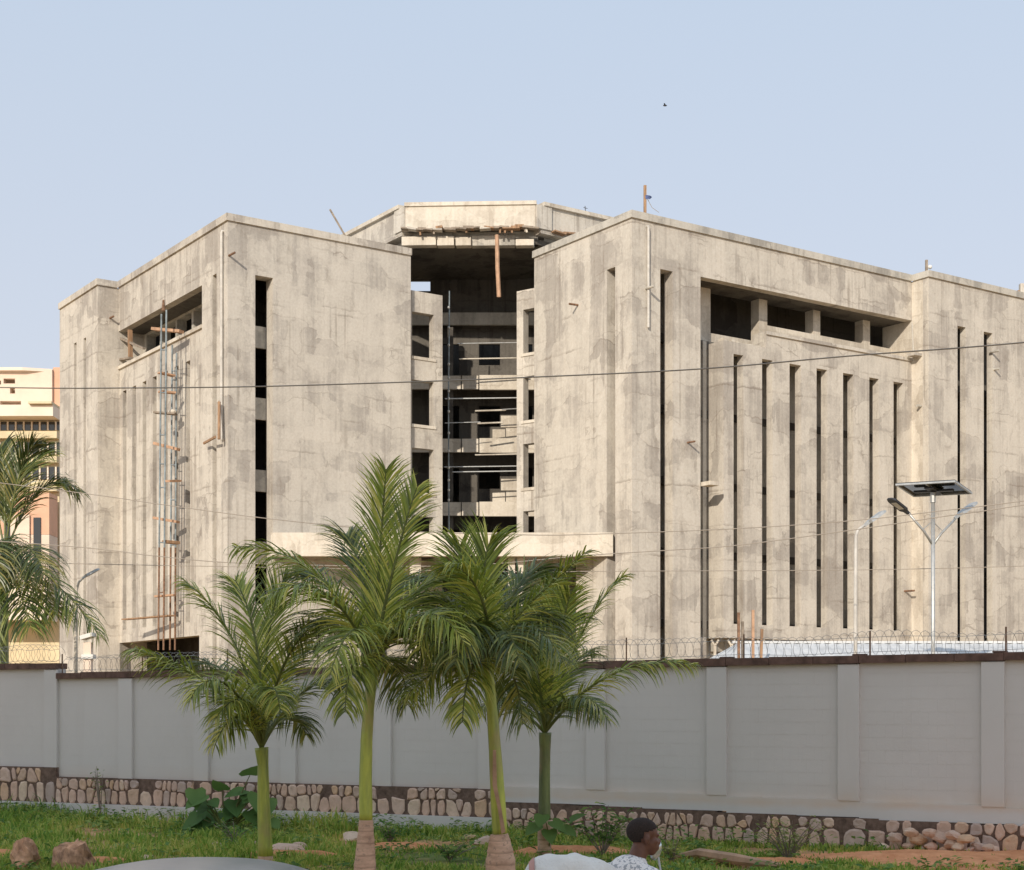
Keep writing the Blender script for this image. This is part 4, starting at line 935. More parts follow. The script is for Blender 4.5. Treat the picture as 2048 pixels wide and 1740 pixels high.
palm('leaning young palm, third from the left, green shaft with a torn pale strip', 20.4,
     [(1001, 1765, 31), (1001, 1720, 29), (999, 1680, 21), (998, 1668, 18)], [(1000, 1668, 15), (996, 1600, 15), (990, 1500, 12.5), (984, 1420, 11), (979, 1370, 11), (974, 1330, 12)],
     [((945, 1310, -.2), (890, 1320, -.5), (806, 1400, -.8), {'leaf': .58}), ((970, 1230, .1), (962, 1130, .2), (985, 1078, .2), {'n': 76}), ((955, 1240, .3), (925, 1140, .5), (920, 1090, .5), {'n': 76}),
      ((1010, 1240, -.2), (1080, 1190, -.4), (1170, 1105, -.7), {'leaf': .5}), ((945, 1240, .2), (880, 1160, .4), (790, 1240, .5), {'leaf': .62, 'n': 82}), ((1000, 1270, .4), (1060, 1200, .8), (1130, 1260, 1.0), {'mat': D, 'leaf': .6}),
      ((940, 1260, -.5), (890, 1190, -.9), (840, 1300, -1.2), {'leaf': .6}), ((960, 1250, -.7), (940, 1210, -1.1), (910, 1330, -1.5), {'mat': D, 'leaf': .6}), ((990, 1260, .7), (1020, 1160, 1.1), (1050, 1150, 1.4), {'mat': D}),
      ((985, 1270, -.6), (1010, 1230, -1.0), (1040, 1330, -1.3), {'mat': D, 'leaf': .6}), ((1010, 1270, -.4), (1060, 1230, -.7), (1125, 1320, -1.0), {'mat': D}), ((930, 1270, .6), (870, 1220, 1.0), (850, 1330, 1.3), {'mat': D}), ((990, 1250, -.8), (960, 1160, -1.2), (900, 1130, -1.4)), ((958, 1310, -.5), (935, 1330, -.8), (925, 1445, -1.0), {'leaf': .5}), ((1000, 1310, .4), (1030, 1330, .7), (1045, 1450, .9), {'mat': D}), ((1000, 1230, .3), (1040, 1140, .5), (1100, 1140, .7), {'mat': D}), ((960, 1230, .8), (900, 1190, 1.2), (850, 1200, 1.5), {'mat': D})], None, leaf=.60, n=88)
palm('rightmost young palm, slim dark trunk with a frond reaching far right over the wall', 24.2,
     [(1089, 1706, 14), (1089, 1640, 13), (1089, 1640, 12.6)], [(1089, 1640, 12.5), (1089, 1560, 11), (1090, 1500, 11), (1090, 1465, 13)],
     [((1150, 1385, -.2), (1235, 1320, -.3), (1392, 1330, -.5), {'leaf': .60, 'n': 90}), ((1050, 1425, -.1), (1010, 1385, -.3), (965, 1420, -.5), {'leaf': .5, 'mat': D}), ((1092, 1360, .1), (1100, 1260, .3), (1108, 1165, .4), {'n': 76}),
      ((1075, 1380, .2), (1050, 1280, .4), (1025, 1200, .6), {'mat': D}), ((1115, 1370, .1), (1165, 1240, .2), (1250, 1150, .1), {'leaf': .5}), ((1110, 1400, .6), (1140, 1320, 1.0), (1190, 1300, 1.4), {'mat': D}), ((1085, 1390, -.6), (1070, 1310, -1.0), (1060, 1300, -1.4)),
      ((1110, 1400, -.5), (1160, 1370, -.9), (1215, 1440, -1.2), {'leaf': .5, 'mat': D}), ((1100, 1350, -.3), (1130, 1230, -.5), (1140, 1190, -.6)), ((1075, 1420, .4), (1040, 1350, .7), (1000, 1390, 1.0), {'mat': D}), ((1105, 1420, .4), (1140, 1380, .7), (1185, 1435, .9), {'mat': D}), ((1070, 1330, .5), (1060, 1240, .8), (1090, 1180, 1.0), {'mat': D}), ((1080, 1360, -.4), (1030, 1280, -.6), (985, 1290, -.8), {'mat': D}), ((1105, 1340, .6), (1120, 1250, .9), (1170, 1230, 1.2), {'mat': D})], None, leaf=.57, n=82, mats=('palm_leaf', 'palm_trunk', 'crownshaft_dark'))
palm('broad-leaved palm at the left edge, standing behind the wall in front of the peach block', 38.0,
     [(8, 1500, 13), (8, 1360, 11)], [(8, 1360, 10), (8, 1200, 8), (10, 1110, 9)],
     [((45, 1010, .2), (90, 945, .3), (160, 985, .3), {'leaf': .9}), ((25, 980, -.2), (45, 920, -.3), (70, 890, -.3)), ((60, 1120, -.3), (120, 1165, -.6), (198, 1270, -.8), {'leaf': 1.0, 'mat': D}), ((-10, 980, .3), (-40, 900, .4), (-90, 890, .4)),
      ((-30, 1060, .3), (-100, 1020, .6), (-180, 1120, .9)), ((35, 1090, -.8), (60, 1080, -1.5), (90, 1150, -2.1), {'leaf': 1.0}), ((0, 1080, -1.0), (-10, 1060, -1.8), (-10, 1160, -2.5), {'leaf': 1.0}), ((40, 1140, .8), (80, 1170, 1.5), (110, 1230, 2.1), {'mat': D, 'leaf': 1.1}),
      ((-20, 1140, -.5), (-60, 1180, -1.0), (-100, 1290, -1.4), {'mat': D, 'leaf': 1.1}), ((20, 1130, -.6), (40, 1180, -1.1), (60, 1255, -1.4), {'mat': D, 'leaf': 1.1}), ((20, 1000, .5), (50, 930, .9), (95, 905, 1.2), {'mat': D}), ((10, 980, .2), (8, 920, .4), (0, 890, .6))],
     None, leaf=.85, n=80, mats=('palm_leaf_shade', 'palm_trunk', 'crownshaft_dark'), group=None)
for o in [x for x in C.objects if x.name.startswith('frond')]:
    for md in (): pass
# torn strip on the leaning palm
m = MB(); Yq = 20.25
vs_ = [at(u, v, Yq - .02) for u, v in ((986, 1500), (992, 1500), (985, 1570), (994, 1572), (996, 1620), (1003, 1618), (1003, 1668), (1011, 1664))]
vs_ += [v + Vector((0, .03, 0)) for v in vs_]
m.add(vs_, [(0, 1, 3, 2), (2, 3, 5, 4), (4, 5, 7, 6), (9, 8, 10, 11), (11, 10, 12, 13), (13, 12, 14, 15)] + [(0, 2, 10, 8), (2, 4, 12, 10), (4, 6, 14, 12), (3, 1, 9, 11), (5, 3, 11, 13), (7, 5, 13, 15)])
pl3 = bpy.data.objects['palm_tree.002']; m.build('torn_sheath', M['wood_orange'], pl3)

# ------------------------------------------------------------------ verge: soil, grass, weeds, rocks
def onground(u, v): Y = FPX * E / (v - HOR); return Vector((K(u) * Y, Y, 0))
def blob(cx, cy, rx, ry, n=40, seed=0):
    r = random.Random(seed); ph = [r.uniform(0, 6.28) for _ in range(4)]
    return [(cx + rx * math.cos(a) * (1 + .13 * math.sin(3 * a + ph[0]) + .09 * math.sin(5 * a + ph[1]) + .06 * math.sin(9 * a + ph[2])), cy + ry * math.sin(a) * (1 + .13 * math.sin(3 * a + ph[0]) + .09 * math.sin(5 * a + ph[1]) + .06 * math.sin(9 * a + ph[2]))) for a in [2 * math.pi * k / n for k in range(n)]]
soil = [(7.6, 24.0, 3.5, 1.35, 1), (-8.9, 24.6, 1.3, .55, 2), (.9, 25.2, 1.0, .4, 3), (-3.6, 24.4, .9, .35, 4), (-6.3, 23.3, .8, .3, 5), (3.9, 23.2, .8, .3, 6), (-1.9, 25.8, .7, .3, 7)]
m = MB()
for k, (cx, cy, rx, ry, sd) in enumerate(soil):
    b = blob(cx, cy, rx, ry, 40, sd); zz = .004 + k * .0005
    inner = [(cx + (x - cx) * .6, cy + (y - cy) * .6) for x, y in b]
    vs_ = [(x, y, zz) for x, y in b] + [(x, y, zz + .07 + .03 * math.sin(i)) for i, (x, y) in enumerate(inner)] + [(cx, cy, zz + .11)]
    n = len(b); m.add(vs_, [(i, (i + 1) % n, n + (i + 1) % n, n + i) for i in range(n)] + [(n + i, n + (i + 1) % n, 2 * n) for i in range(n)])
m.build('soil_patch', M['soil'], kind='structure')
def insoil(x, y, k=1.0): return any(((x - c[0]) / (c[2] * k)) ** 2 + ((y - c[1]) / (c[3] * k)) ** 2 < 1 for c in soil)
def grass_mat(name, a, b, c_):
    n = NT(name); r = n.n('ShaderNodeNewGeometry').outputs['Random Per Island']; f = n.noise(n.pos, .45, 4)[0]
    k = n.math('MULTIPLY_ADD', r, .45, n.math('MULTIPLY', f, .7)); c = n.ramp(k, [(.28, a), (.55, b), (.80, c_)])
    n.done(c, .6, spec=.25); tr = n.n('ShaderNodeBsdfTranslucent'); n.set(tr.inputs[0], c); mx = n.n('ShaderNodeMixShader'); mx.inputs[0].default_value = .3
    n.t.links.new(n.b.outputs[0], mx.inputs[1]); n.t.links.new(tr.outputs[0], mx.inputs[2]); n.t.links.new(mx.outputs[0], n.out.inputs[0]); return n.m
M['grass'] = grass_mat('verge_grass', (.12, .24, .038), (.29, .45, .070), (.62, .58, .16))
M['weed'] = grass_mat('weed_leaf', (.06, .14, .035), (.14, .26, .06), (.34, .42, .11))
M['bigleaf'] = grass_mat('big_plant_leaf', (.05, .12, .032), (.10, .20, .05), (.22, .32, .09))
M['lime_weed'] = grass_mat('lime_weed_leaf', (.16, .22, .06), (.27, .32, .09), (.42, .40, .15))
def wall_y(x): return FW.P.y + (x - FW.P.x) / FW.d.x * FW.d.y
def blades(N, hfun, name, mat, label, seed):
    r = np.random.default_rng(seed); Y = 21.0 + 15.5 * r.random(N * 3) ** 1.0; xx = (r.random(N * 3) - .5) * 2 * .37 * Y
    wy = FW.P.y + (xx - FW.P.x) / FW.d.x * FW.d.y - .24
    clump = .5 + .5 * np.sin(xx * 2.1 + 1.3 * np.sin(Y * 1.7)) * np.sin(Y * 2.6 + xx * .7 + 2 * np.sin(xx * .9))
    clump = np.clip(clump * .75 + .45 * np.sin(xx * 5.3 + Y * 1.1) * np.sin(Y * 5.9 - xx * 1.7) * .6 + .12, 0, 1); bare = np.sin(xx * .83 + 1.9 * np.sin(Y * .61) + .4) * np.sin(Y * 1.13 + xx * .37) + .35 * np.sin(xx * 2.9 + Y * 2.3); keep = (Y < wy) & (r.random(N * 3) < (.06 + .94 * clump ** 1.5) * np.clip(1.05 - 1.5 * np.clip(bare - .25, 0, 1), .05, 1))
    for cx, cy, rx, ry, sd in soil: keep &= (((xx - cx) / (rx * .92)) ** 2 + ((Y - cy) / (ry * .92)) ** 2 > 1) | (r.random(N * 3) < .06)
    xx, Y, clump, wy = xx[keep][:N], Y[keep][:N], clump[keep][:N], wy[keep][:N]; n = len(xx)
    h = hfun(xx, Y, wy, r) * (.45 + .95 * clump) * (.5 + .9 * r.random(n) ** 2); a = r.random(n) * 6.283; w_ = .007 + .010 * r.random(n); le = h * (.15 + .7 * r.random(n)); b = r.random(n) * 6.283
    dx, dy = np.cos(a) * w_, np.sin(a) * w_; lx, ly = np.cos(b) * le, np.sin(b) * le
    V = np.zeros((n, 5, 3)); V[:, 0] = np.stack([xx - dx, Y - dy, xx * 0 - .01], 1); V[:, 1] = np.stack([xx + dx, Y + dy, xx * 0 - .01], 1)
    V[:, 2] = np.stack([xx + lx * .4 - dx * .8, Y + ly * .4 - dy * .8, h * .62], 1); V[:, 3] = np.stack([xx + lx * .4 + dx * .8, Y + ly * .4 + dy * .8, h * .62], 1); V[:, 4] = np.stack([xx + lx, Y + ly, h * (1 - .25 * (le / np.maximum(h, .01)))], 1)
    me = bpy.data.meshes.new(name); me.vertices.add(n * 5); me.vertices.foreach_set('co', V.ravel())
    i0 = np.arange(n) * 5; quad = np.stack([i0, i0 + 1, i0 + 3, i0 + 2], 1); tri = np.stack([i0 + 2, i0 + 3, i0 + 4], 1)
    loops = np.concatenate([np.concatenate([quad, tri], 1).ravel()]); me.loops.add(n * 7); me.loops.foreach_set('vertex_index', loops.astype(np.int32))
    st = np.zeros(n * 2, np.int32); st[0::2] = np.arange(n) * 7; st[1::2] = np.arange(n) * 7 + 4; tot = np.tile([4, 3], n).astype(np.int32)
    me.polygons.add(n * 2); me.polygons.foreach_set('loop_start', st); me.polygons.foreach_set('loop_total', tot); me.materials.append(M[mat]); me.update(calc_edges=True); me.validate()
    o = link(name, me, kind='stuff'); tag(o, label, 'grass'); return o
def h1(x, y, wy, r): return np.where(x < -3, .16 + .10 * np.clip(1 - (wy - y) / 3, 0, 1), .10) + np.where((x > -6) & (x < 1) & (wy - y < 2.0), .08, 0)
blades(90000, h1, 'grass', 'grass', 'green grass growing on the verge in front of the wall', 3)
def h2(x, y, wy, r): return .42 * np.clip(1 - (wy - y) / 2.4, 0, 1) * np.where(x < -6.0, 1, .38) + .02
blades(11000, h2, 'tall_grass', 'weed', 'taller dark grass growing along the foot of the wall', 5)
# leafy ground weeds
def leafq(m, p, d, n, L_, W_):
    d = Vector(d).normalized(); s_ = d.cross(Vector(n)).normalized(); k = s_.cross(d)
    m.add([p, p + d * L_ * .45 + s_ * W_ / 2 + k * L_ * .06, p + d * L_ + k * (-L_ * .08), p + d * L_ * .45 - s_ * W_ / 2 + k * L_ * .06], [(0, 1, 2, 3)])
def rdir(zlo=-.2, zhi=1.0): a = random.uniform(0, 6.283); return Vector((math.cos(a), math.sin(a), random.uniform(zlo, zhi))).normalized()
m = MB()
for k in range(1300):
    Y = random.uniform(21.5, 34); x = random.uniform(-.36, .36) * Y
    if Y > wall_y(x) - .35 or insoil(x, Y, .85): continue
    d_ = wall_y(x) - Y
    if random.random() > (.95 if (d_ < 2.6 and x < 3) else .30): continue
    nn = random.randint(10, 22); s_ = random.uniform(.06, .15)
    for j in range(nn):
        p = Vector((x, Y, 0)) + Vector((random.gauss(0, .13), random.gauss(0, .13), random.uniform(.03, .30 if d_ < 2.2 else .16)))
        leafq(m, p, rdir(-.3, .6), (random.uniform(-.5, .5), random.uniform(-.5, .5), 1), s_ * random.uniform(.7, 1.4), s_ * .55)
tag(m.build('ground_weeds', M['weed'], kind='stuff'), 'low leafy weeds spread through the grass of the verge', 'weeds')
def shrub(label, pos, size, n, leafL, mat, stems=7, name='shrub', cat='shrub'):
    t = thing(name, label, cat, pos); pos = Vector(pos); st = MB(); lf = MB()
    for k in range(stems):
        a = random.uniform(0, 6.283); e = pos + Vector((math.cos(a) * size[0] * random.uniform(.2, .9), math.sin(a) * size[1] * random.uniform(.2, .9), size[2] * random.uniform(.6, 1.05)))
        mid = pos.lerp(e, .5) + Vector((0, 0, size[2] * .12)); st.tube([pos, mid, e], [.012, .009, .004], 4)
        for j in range(n // stems):
            f = random.uniform(.25, 1); p = (pos.lerp(mid, f * 2) if f < .5 else mid.lerp(e, f * 2 - 1)) + Vector((random.gauss(0, .05), random.gauss(0, .05), random.gauss(0, .04)))
            leafq(lf, p, rdir(-.4, .7), (random.uniform(-.6, .6), random.uniform(-.8, .3), 1), leafL * random.uniform(.6, 1.3), leafL * random.uniform(.35, .55))
    st.build('stem', M['wood_grey'], t); lf.build('foliage', M[mat], t); return t
g0 = lambda u, v: tuple(onground(u, v))
shrub('loose leafy weed bush between the rightmost palm and the rider', g0(1205, 1712), (.75, .3, .78), 210, .13, 'weed', 9)
shrub('low lime green bush on the red soil right of the rider', g0(1575, 1722), (.75, .5, .62), 420, .075, 'lime_weed', 16)
shrub('small dark bush in front of the big-leaved plant', g0(470, 1690), (.45, .3, .42), 170, .08, 'weed', 8)
shrub('green weed clump beside the tallest palm', g0(782, 1690), (.35, .25, .45), 110, .11, 'weed', 7)
shrub('bright weed clump below the leaning palm, on its left', g0(900, 1722), (.6, .3, .28), 160, .09, 'weed', 9)
shrub('small weed clump just right of the rider', g0(1345, 1730), (.3, .2, .42), 90, .10, 'lime_weed', 7)
shrub('small weed in a gap at the wall foot, left part', (FW.p(FW.t(220), 0, -.3)), (.2, .1, 1.25), 46, .09, 'weed', 5)
# big-leaved plant
def heart(m, p, d, up, L_):
    d = Vector(d).normalized(); s_ = d.cross(Vector(up)).normalized(); k = s_.cross(d); P = []
    out = [(0, 0), (-.12, .26), (.05, .42), (.35, .40), (.7, .22), (1, 0), (.7, -.22), (.35, -.40), (.05, -.42), (-.12, -.26)]
    ctr = p + d * L_ * .35 - k * L_ * .10; vs_ = [ctr] + [p + d * L_ * a + s_ * L_ * b + k * L_ * (-.10 * a * a + .06 * abs(b)) for a, b in out]
    m.add(vs_, [(0, i, i % 10 + 1) for i in range(1, 11)])
bp = thing('big_leaved_plant', 'plant with large heart-shaped leaves against the wall, left of the leftmost palm trunk', 'plant', g0(450, 1668)); b0 = Vector(g0(450, 1668)); Yb = b0.y
spots = [(405, 1590, .46, (-.5, -.6, -.4)), (430, 1625, .48, (-.3, -.8, -.5)), (470, 1600, .5, (.2, -.8, -.5)), (500, 1550, .56, (.3, -.5, .3)), (488, 1580, .42, (-.7, -.5, -.2)), (395, 1635, .42, (-.6, -.6, -.5)), (455, 1650, .44, (0, -.9, -.5)),
         (500, 1625, .46, (.6, -.6, -.4)), (520, 1600, .4, (.7, -.4, -.3)), (420, 1600, .36, (.4, -.6, -.2)), (445, 1580, .4, (-.2, -.5, .4)), (380, 1655, .34, (-.5, -.7, -.4)), (480, 1655, .38, (.4, -.8, -.5)), (540, 1640, .34, (.6, -.6, -.4)), (410, 1660, .36, (.2, -.8, -.4))]
spots += [(random.uniform(378, 535), random.uniform(1575, 1668), random.uniform(.26, .46), (random.uniform(-.8, .8), random.uniform(-.9, -.4), random.uniform(-.6, .1))) for _ in range(20)]
for (u, v, s_, dd) in spots:
    p = at(u, v, Yb + random.uniform(-.25, .2)); mm = MB(); heart(mm, p, dd, (random.uniform(-.3, .3), -.5, 1), s_); lo = mm.build('leaf', M['bigleaf'], bp, smooth=True)
    st = MB().tube([b0 + Vector((random.uniform(-.08, .08), random.uniform(-.08, .08), 0)), b0.lerp(p, .6) + Vector((0, 0, .05)), p], [.018, .013, .008], 5).build('stalk', M['rachis']); st.parent = lo
# vine on the rightmost palm
vn = thing('creeper', 'broad green leaves hanging round the foot of the rightmost palm', 'plant', g0(1095, 1715))
for (u, v, dd) in ((1085, 1630, (-.2, -.8, -.5)), (1105, 1642, (.7, -.5, -.5)), (1125, 1655, (.6, -.5, -.3)), (1075, 1650, (-.6, -.6, -.4)), (1140, 1640, (.6, -.3, .3)), (1098, 1660, (.1, -.8, -.6))):
    mm = MB(); heart(mm, at(u, v, 23.95), dd, (0, -.5, 1), .30); mm.build('leaf', M['bigleaf'], vn, smooth=True)
MB().tube([g0(1095, 1715), at(1100, 1680, 24.0), at(1090, 1635, 24.0), at(1135, 1645, 24)], .012, 5).build('stem', M['rachis'], vn)
# rocks
def rock(name, label, cat, c, r, mat, group=None, seed=0, rough=.05, fine_=(10, 7)):
    rr_ = random.Random(seed); me_ = MB().ball((0, 0, 0), 1, nu=fine_[0], nv=fine_[1]); pts = []
    pl = [(Vector((rr_.gauss(0, 1), rr_.gauss(0, 1), rr_.gauss(0, 1))).normalized(), rr_.uniform(.55, .9)) for _ in range(9)]
    for v in me_.v:
        v = Vector(v)
        for n_, d_ in pl:
            k = v.dot(n_) - d_
            if k > 0: v -= n_ * k
        v *= 1 + rr_.uniform(-rough, rough); pts.append((c[0] + v.x * r[0], c[1] + v.y * r[1], c[2] + v.z * r[2]))
    me_.v = pts; o = me_.build(name, M[mat], kind=None); return tag(o, label, cat, group)
def G(u, v, up=0): p = onground(u, v); return (p.x, p.y, up)
M['mound'] = simple('brown_clod', (.62, .36, .22), .95, var=.5, sc=5, bump=.05, stretch=(1, 1, .6))
rock('earth_clod', 'brown clod leftmost at the bottom left corner', 'clod', G(50, 1742, .12), (.22, .2, .34), 'mound', seed=2, rough=.11, fine_=(18, 13))
rock('earth_clod', 'larger brown clod right of the bottom left clod', 'clod', G(150, 1742, .15), (.38, .26, .38), 'mound', seed=5, rough=.11, fine_=(20, 14))
for k, (u, v, s_, lb) in enumerate(((436, 1697, .11, 'small orange stone in the grass left of the leftmost palm'), (512, 1692, .10, 'pale stone touching the trunk of the leftmost palm'), (575, 1712, .24, 'flat buff stone right of the leftmost palm'), (598, 1702, .14, 'raised buff stone behind the flat buff stone'),
                               (703, 1684, .17, 'light stone just left of the tallest palm'), (965, 1690, .16, 'pale stone left of the leaning palm'), (940, 1680, .12, 'brown stone behind the pale stone by the leaning palm'), (295, 1722, .10, 'small orange stone by the car roof'))):
    rock('stone', lb, 'stone', G(u, v, s_ * .35), (s_ * 1.25, s_, s_ * .75), 'stone', seed=20 + k)
k = 0
for u, v, s_ in ((1800, 1668, .15), (1822, 1690, .13), (1845, 1672, .17), (1868, 1690, .14), (1885, 1668, .18), (1908, 1684, .14), (1925, 1690, .12), (1940, 1672, .16), (1962, 1690, .14), (1985, 1692, .12), (1832, 1655, .14), (1870, 1655, .15), (1915, 1660, .15), (1780, 1690, .10), (1855, 1698, .10), (1948, 1697, .10), (1895, 1699, .1), (2000, 1696, .09)):
    tt = FW.t(u); p = FW.p(tt, 0, -.25 - random.uniform(0, .2)); zz = max(.05, E - (v - HOR) / FPX * p.y) * .8
    rock('rubble_stone', 'loose buff rubble stone in the heap against the wall foot at far right', 'stone', (p.x, p.y, zz), (s_ * .95, s_ * .8, s_ * .6), 'stone', 'rubble heap at the foot of the wall', 60 + k); k += 1
tag(MB().tube([G(1345, 1722, .06), G(1400, 1728, .16), G(1470, 1735, .12), G(1560, 1738, .05)], [.03, .08, .09, .04], 7).build('log', M['wood_orange']), 'pale weathered log lying in the grass right of the rider', 'log')
# ------------------------------------------------------------------ car, only its roof rises into the frame
M['car_paint'] = (lambda n: n.done(n.mix(n.ramp(n.noise(n.pos, 14, 4)[0], [(.3, 0), (.7, 1)]), (.34, .355, .38), (.38, .395, .42)), .28, .55, .5))(NT('silver_car_paint'))
cx_, cy_ = -1.80, 8.75
car = thing('car', 'silver grey car whose curved roof shows at the bottom left', 'car', (cx_, cy_, 0))
def loft(secs, nm, mat, par=car, smooth=True):
    m = MB(); vs_ = [p for s_ in secs for p in s_]; n = len(secs[0]); fs = [(i * n + k, i * n + (k + 1) % n, (i + 1) * n + (k + 1) % n, (i + 1) * n + k) for i in range(len(secs) - 1) for k in range(n)]
    fs += [tuple(range(n))[::-1], tuple((len(secs) - 1) * n + k for k in range(n))]; return m.add(vs_, fs).build(nm, M[mat], par, smooth=smooth)
def ring(x, hw, z0, z1, n=20, e=.35):
    out = []
    for k in range(n):
        a = 2 * math.pi * (k + .5) / n; c_, s_ = math.cos(a), math.sin(a); out.append((cx_ + x, cy_ + hw * math.copysign(abs(c_) ** e, c_), (z0 + z1) / 2 + (z1 - z0) / 2 * math.copysign(abs(s_) ** e, s_)))
    return out
b_ = loft([ring(x, hw, z0, z1) for x, hw, z0, z1 in ((-2.1, .62, .35, .78), (-2.0, .74, .26, .92), (-1.4, .84, .22, 1.0), (0, .86, .20, .98), (1.2, .84, .22, .90), (1.9, .76, .26, .78), (2.08, .60, .34, .66))], 'body', 'car_paint')
# roof shell: crowned in both directions
m = MB(); nx, ny = 26, 14; vs_ = []
for i in range(nx + 1):
    f = i / nx; x = -1.12 + 2.02 * f; hw = .60 - .05 * abs(f - .5) * 2
    ez = 1.497 - .10 * (abs(f - .42) / .58) ** 2.4 - (.055 * max(0, f - .82) / .18)
    for j in range(ny + 1):
        g_ = -1 + 2 * j / ny; vs_.append((cx_ + x, cy_ + hw * g_, ez - .075 * abs(g_) ** 2.6))
m.add(vs_, [(i * (ny + 1) + j, (i + 1) * (ny + 1) + j, (i + 1) * (ny + 1) + j + 1, i * (ny + 1) + j + 1) for i in range(nx) for j in range(ny)])
rf = m.build('roof', M['car_paint'], car, smooth=True); sol = rf.modifiers.new('skin', 'SOLIDIFY'); sol.thickness = .03; sol.offset = -1
zr0 = 1.40
corners = {(-1, -1): ((-1.10, -.55), (-1.75, -.74)), (1, -1): ((.88, -.55), (1.35, -.74)), (-1, 1): ((-1.10, .55), (-1.75, .74)), (1, 1): ((.88, .55), (1.35, .74))}
def cp(p, z): return Vector((cx_ + p[0], cy_ + p[1], z))
for kx in (-1, 1):
    a, b = corners[(kx, -1)], corners[(kx, 1)]
    MB().add([cp(a[1], .96), cp(b[1], .96), cp(b[0], 1.37 if kx < 0 else 1.29), cp(a[0], 1.37 if kx < 0 else 1.29)], [(0, 1, 2, 3)]).build('rear_window' if kx < 0 else 'windscreen', M['glass'], car)
    for q in (a, b): MB().bar(cp(q[1], .95), cp(q[0], 1.38 if kx < 0 else 1.28), .07, .06).build('pillar', M['car_paint'], car)
for ky in (-1, 1):
    for x0, x1, t0, t1 in ((-1.55, -.28, -1.02, -.28), (-.18, 1.22, -.18, .82)):
        MB().add([cp((x0, .76 * ky), .97), cp((x1, .76 * ky), .97), cp((t1, .575 * ky), 1.36), cp((t0, .575 * ky), 1.36)], [(0, 1, 2, 3)]).build('side_window', M['glass'], car)
    MB().bar(cp((-.23, .77 * ky), .95), cp((-.23, .58 * ky), 1.38), .08, .04, (1, 0, 0)).build('pillar', M['car_paint'], car)
    for x in (-1.28, 1.3):
        wv = MB().tube([(cx_ + x, cy_ + ky * .66, .31), (cx_ + x, cy_ + ky * .87, .31)], .31, 20).build('wheel', M['black'], car)
        h_ = MB().tube([(cx_ + x, cy_ + ky * .80, .31), (cx_ + x, cy_ + ky * .885, .31)], .19, 14).build('rim', M['steel']); h_.parent = wv
    MB().ball((cx_ + 2.0, cy_ + .55 * ky, .62), .10, .16, .09).build('headlight', M['white'], car, smooth=True); MB().ball((cx_ - 2.03, cy_ + .56 * ky, .78), .07, .12, .1).build('tail_light', M['rust'], car, smooth=True)

car.rotation_euler.z = R(85)

# ------------------------------------------------------------------ motorcycle, rider and sack
hd = R(45); fx = Vector((math.cos(hd), math.sin(hd), 0)); lx_ = Vector((-math.sin(hd), math.cos(hd), 0)); O = Vector((.775, 9.75, 0))
def L(x, y, z): return O + fx * x + lx_ * y + Vector((0, 0, z))
mo = thing('motorcycle', 'dark motorcycle under the rider with one mirror showing beside his chin', 'motorcycle', O)
for x in (-.50, .78):
    wv = MB().tube([L(x, -.05, .30), L(x, .05, .30)], .30, 24).build('wheel', M['black'], mo); h_ = MB().tube([L(x, -.055, .30), L(x, .055, .30)], .2, 18).build('rim', M['steel']); h_.parent = wv
MB().tube([L(.78, .09, .3), L(.60, .09, .75), L(.50, .09, 1.0)], .025, 8).tube([L(.78, -.09, .3), L(.60, -.09, .75), L(.50, -.09, 1.0)], .025, 8).build('fork', M['steel'], mo)
MB().ball(L(.28, 0, .80), .24, .13, .13, 14, 10, Matrix.Rotation(hd, 3, 'Z')).build('fuel_tank', M['rust'], mo, smooth=True)
MB().box(L(-.55, -.13, .70), fx * .75, lx_ * .26, (0, 0, .09)).build('seat', M['black'], mo, bevel=.03)
MB().box(L(-.95, -.17, .77), fx * .45, lx_ * .34, (0, 0, .03)).build('carrier', M['steel_dark'], mo)
MB().box(L(-.05, -.13, .32), fx * .36, lx_ * .26, (0, 0, .30)).build('engine', M['steel'], mo, bevel=.04)
MB().tube([L(.52, 0, .95), L(.1, 0, .66), L(-.5, 0, .62)], .03, 8).tube([L(.1, 0, .62), L(.1, 0, .3), L(-.5, .08, .3)], .022, 8).build('frame', M['steel_dark'], mo)
MB().tube([L(.34, .36, 1.03), L(.44, .25, 1.06), L(.50, 0, 1.0), L(.44, -.25, 1.06), L(.34, -.36, 1.03)], .014, 8).build('handlebar', M['steel'], mo)
mir = at(1311.5, 1700, 10.15); MB().tube([L(.42, .28, 1.06), at(1321, 1740, 10.15), at(1316, 1712, 10.16), mir + Vector((0, .01, 0))], .008, 6).build('mirror_stalk', M['steel'], mo)
M['mirror'] = simple('mirror_glass', (.62, .74, .82), .12, .9, var=.03)
mr = MB().ball((0, 0, 0), .042, .012, .070, 14, 10).build('mirror', M['mirror'], mo, smooth=True); mr.matrix_parent_inverse = INV[mo.name]; mr.location = mir; mr.rotation_euler = (0, R(14), R(20))
MB().ball(L(.60, 0, .92), .1, .1, .11).build('headlight', M['white'], mo, smooth=True)

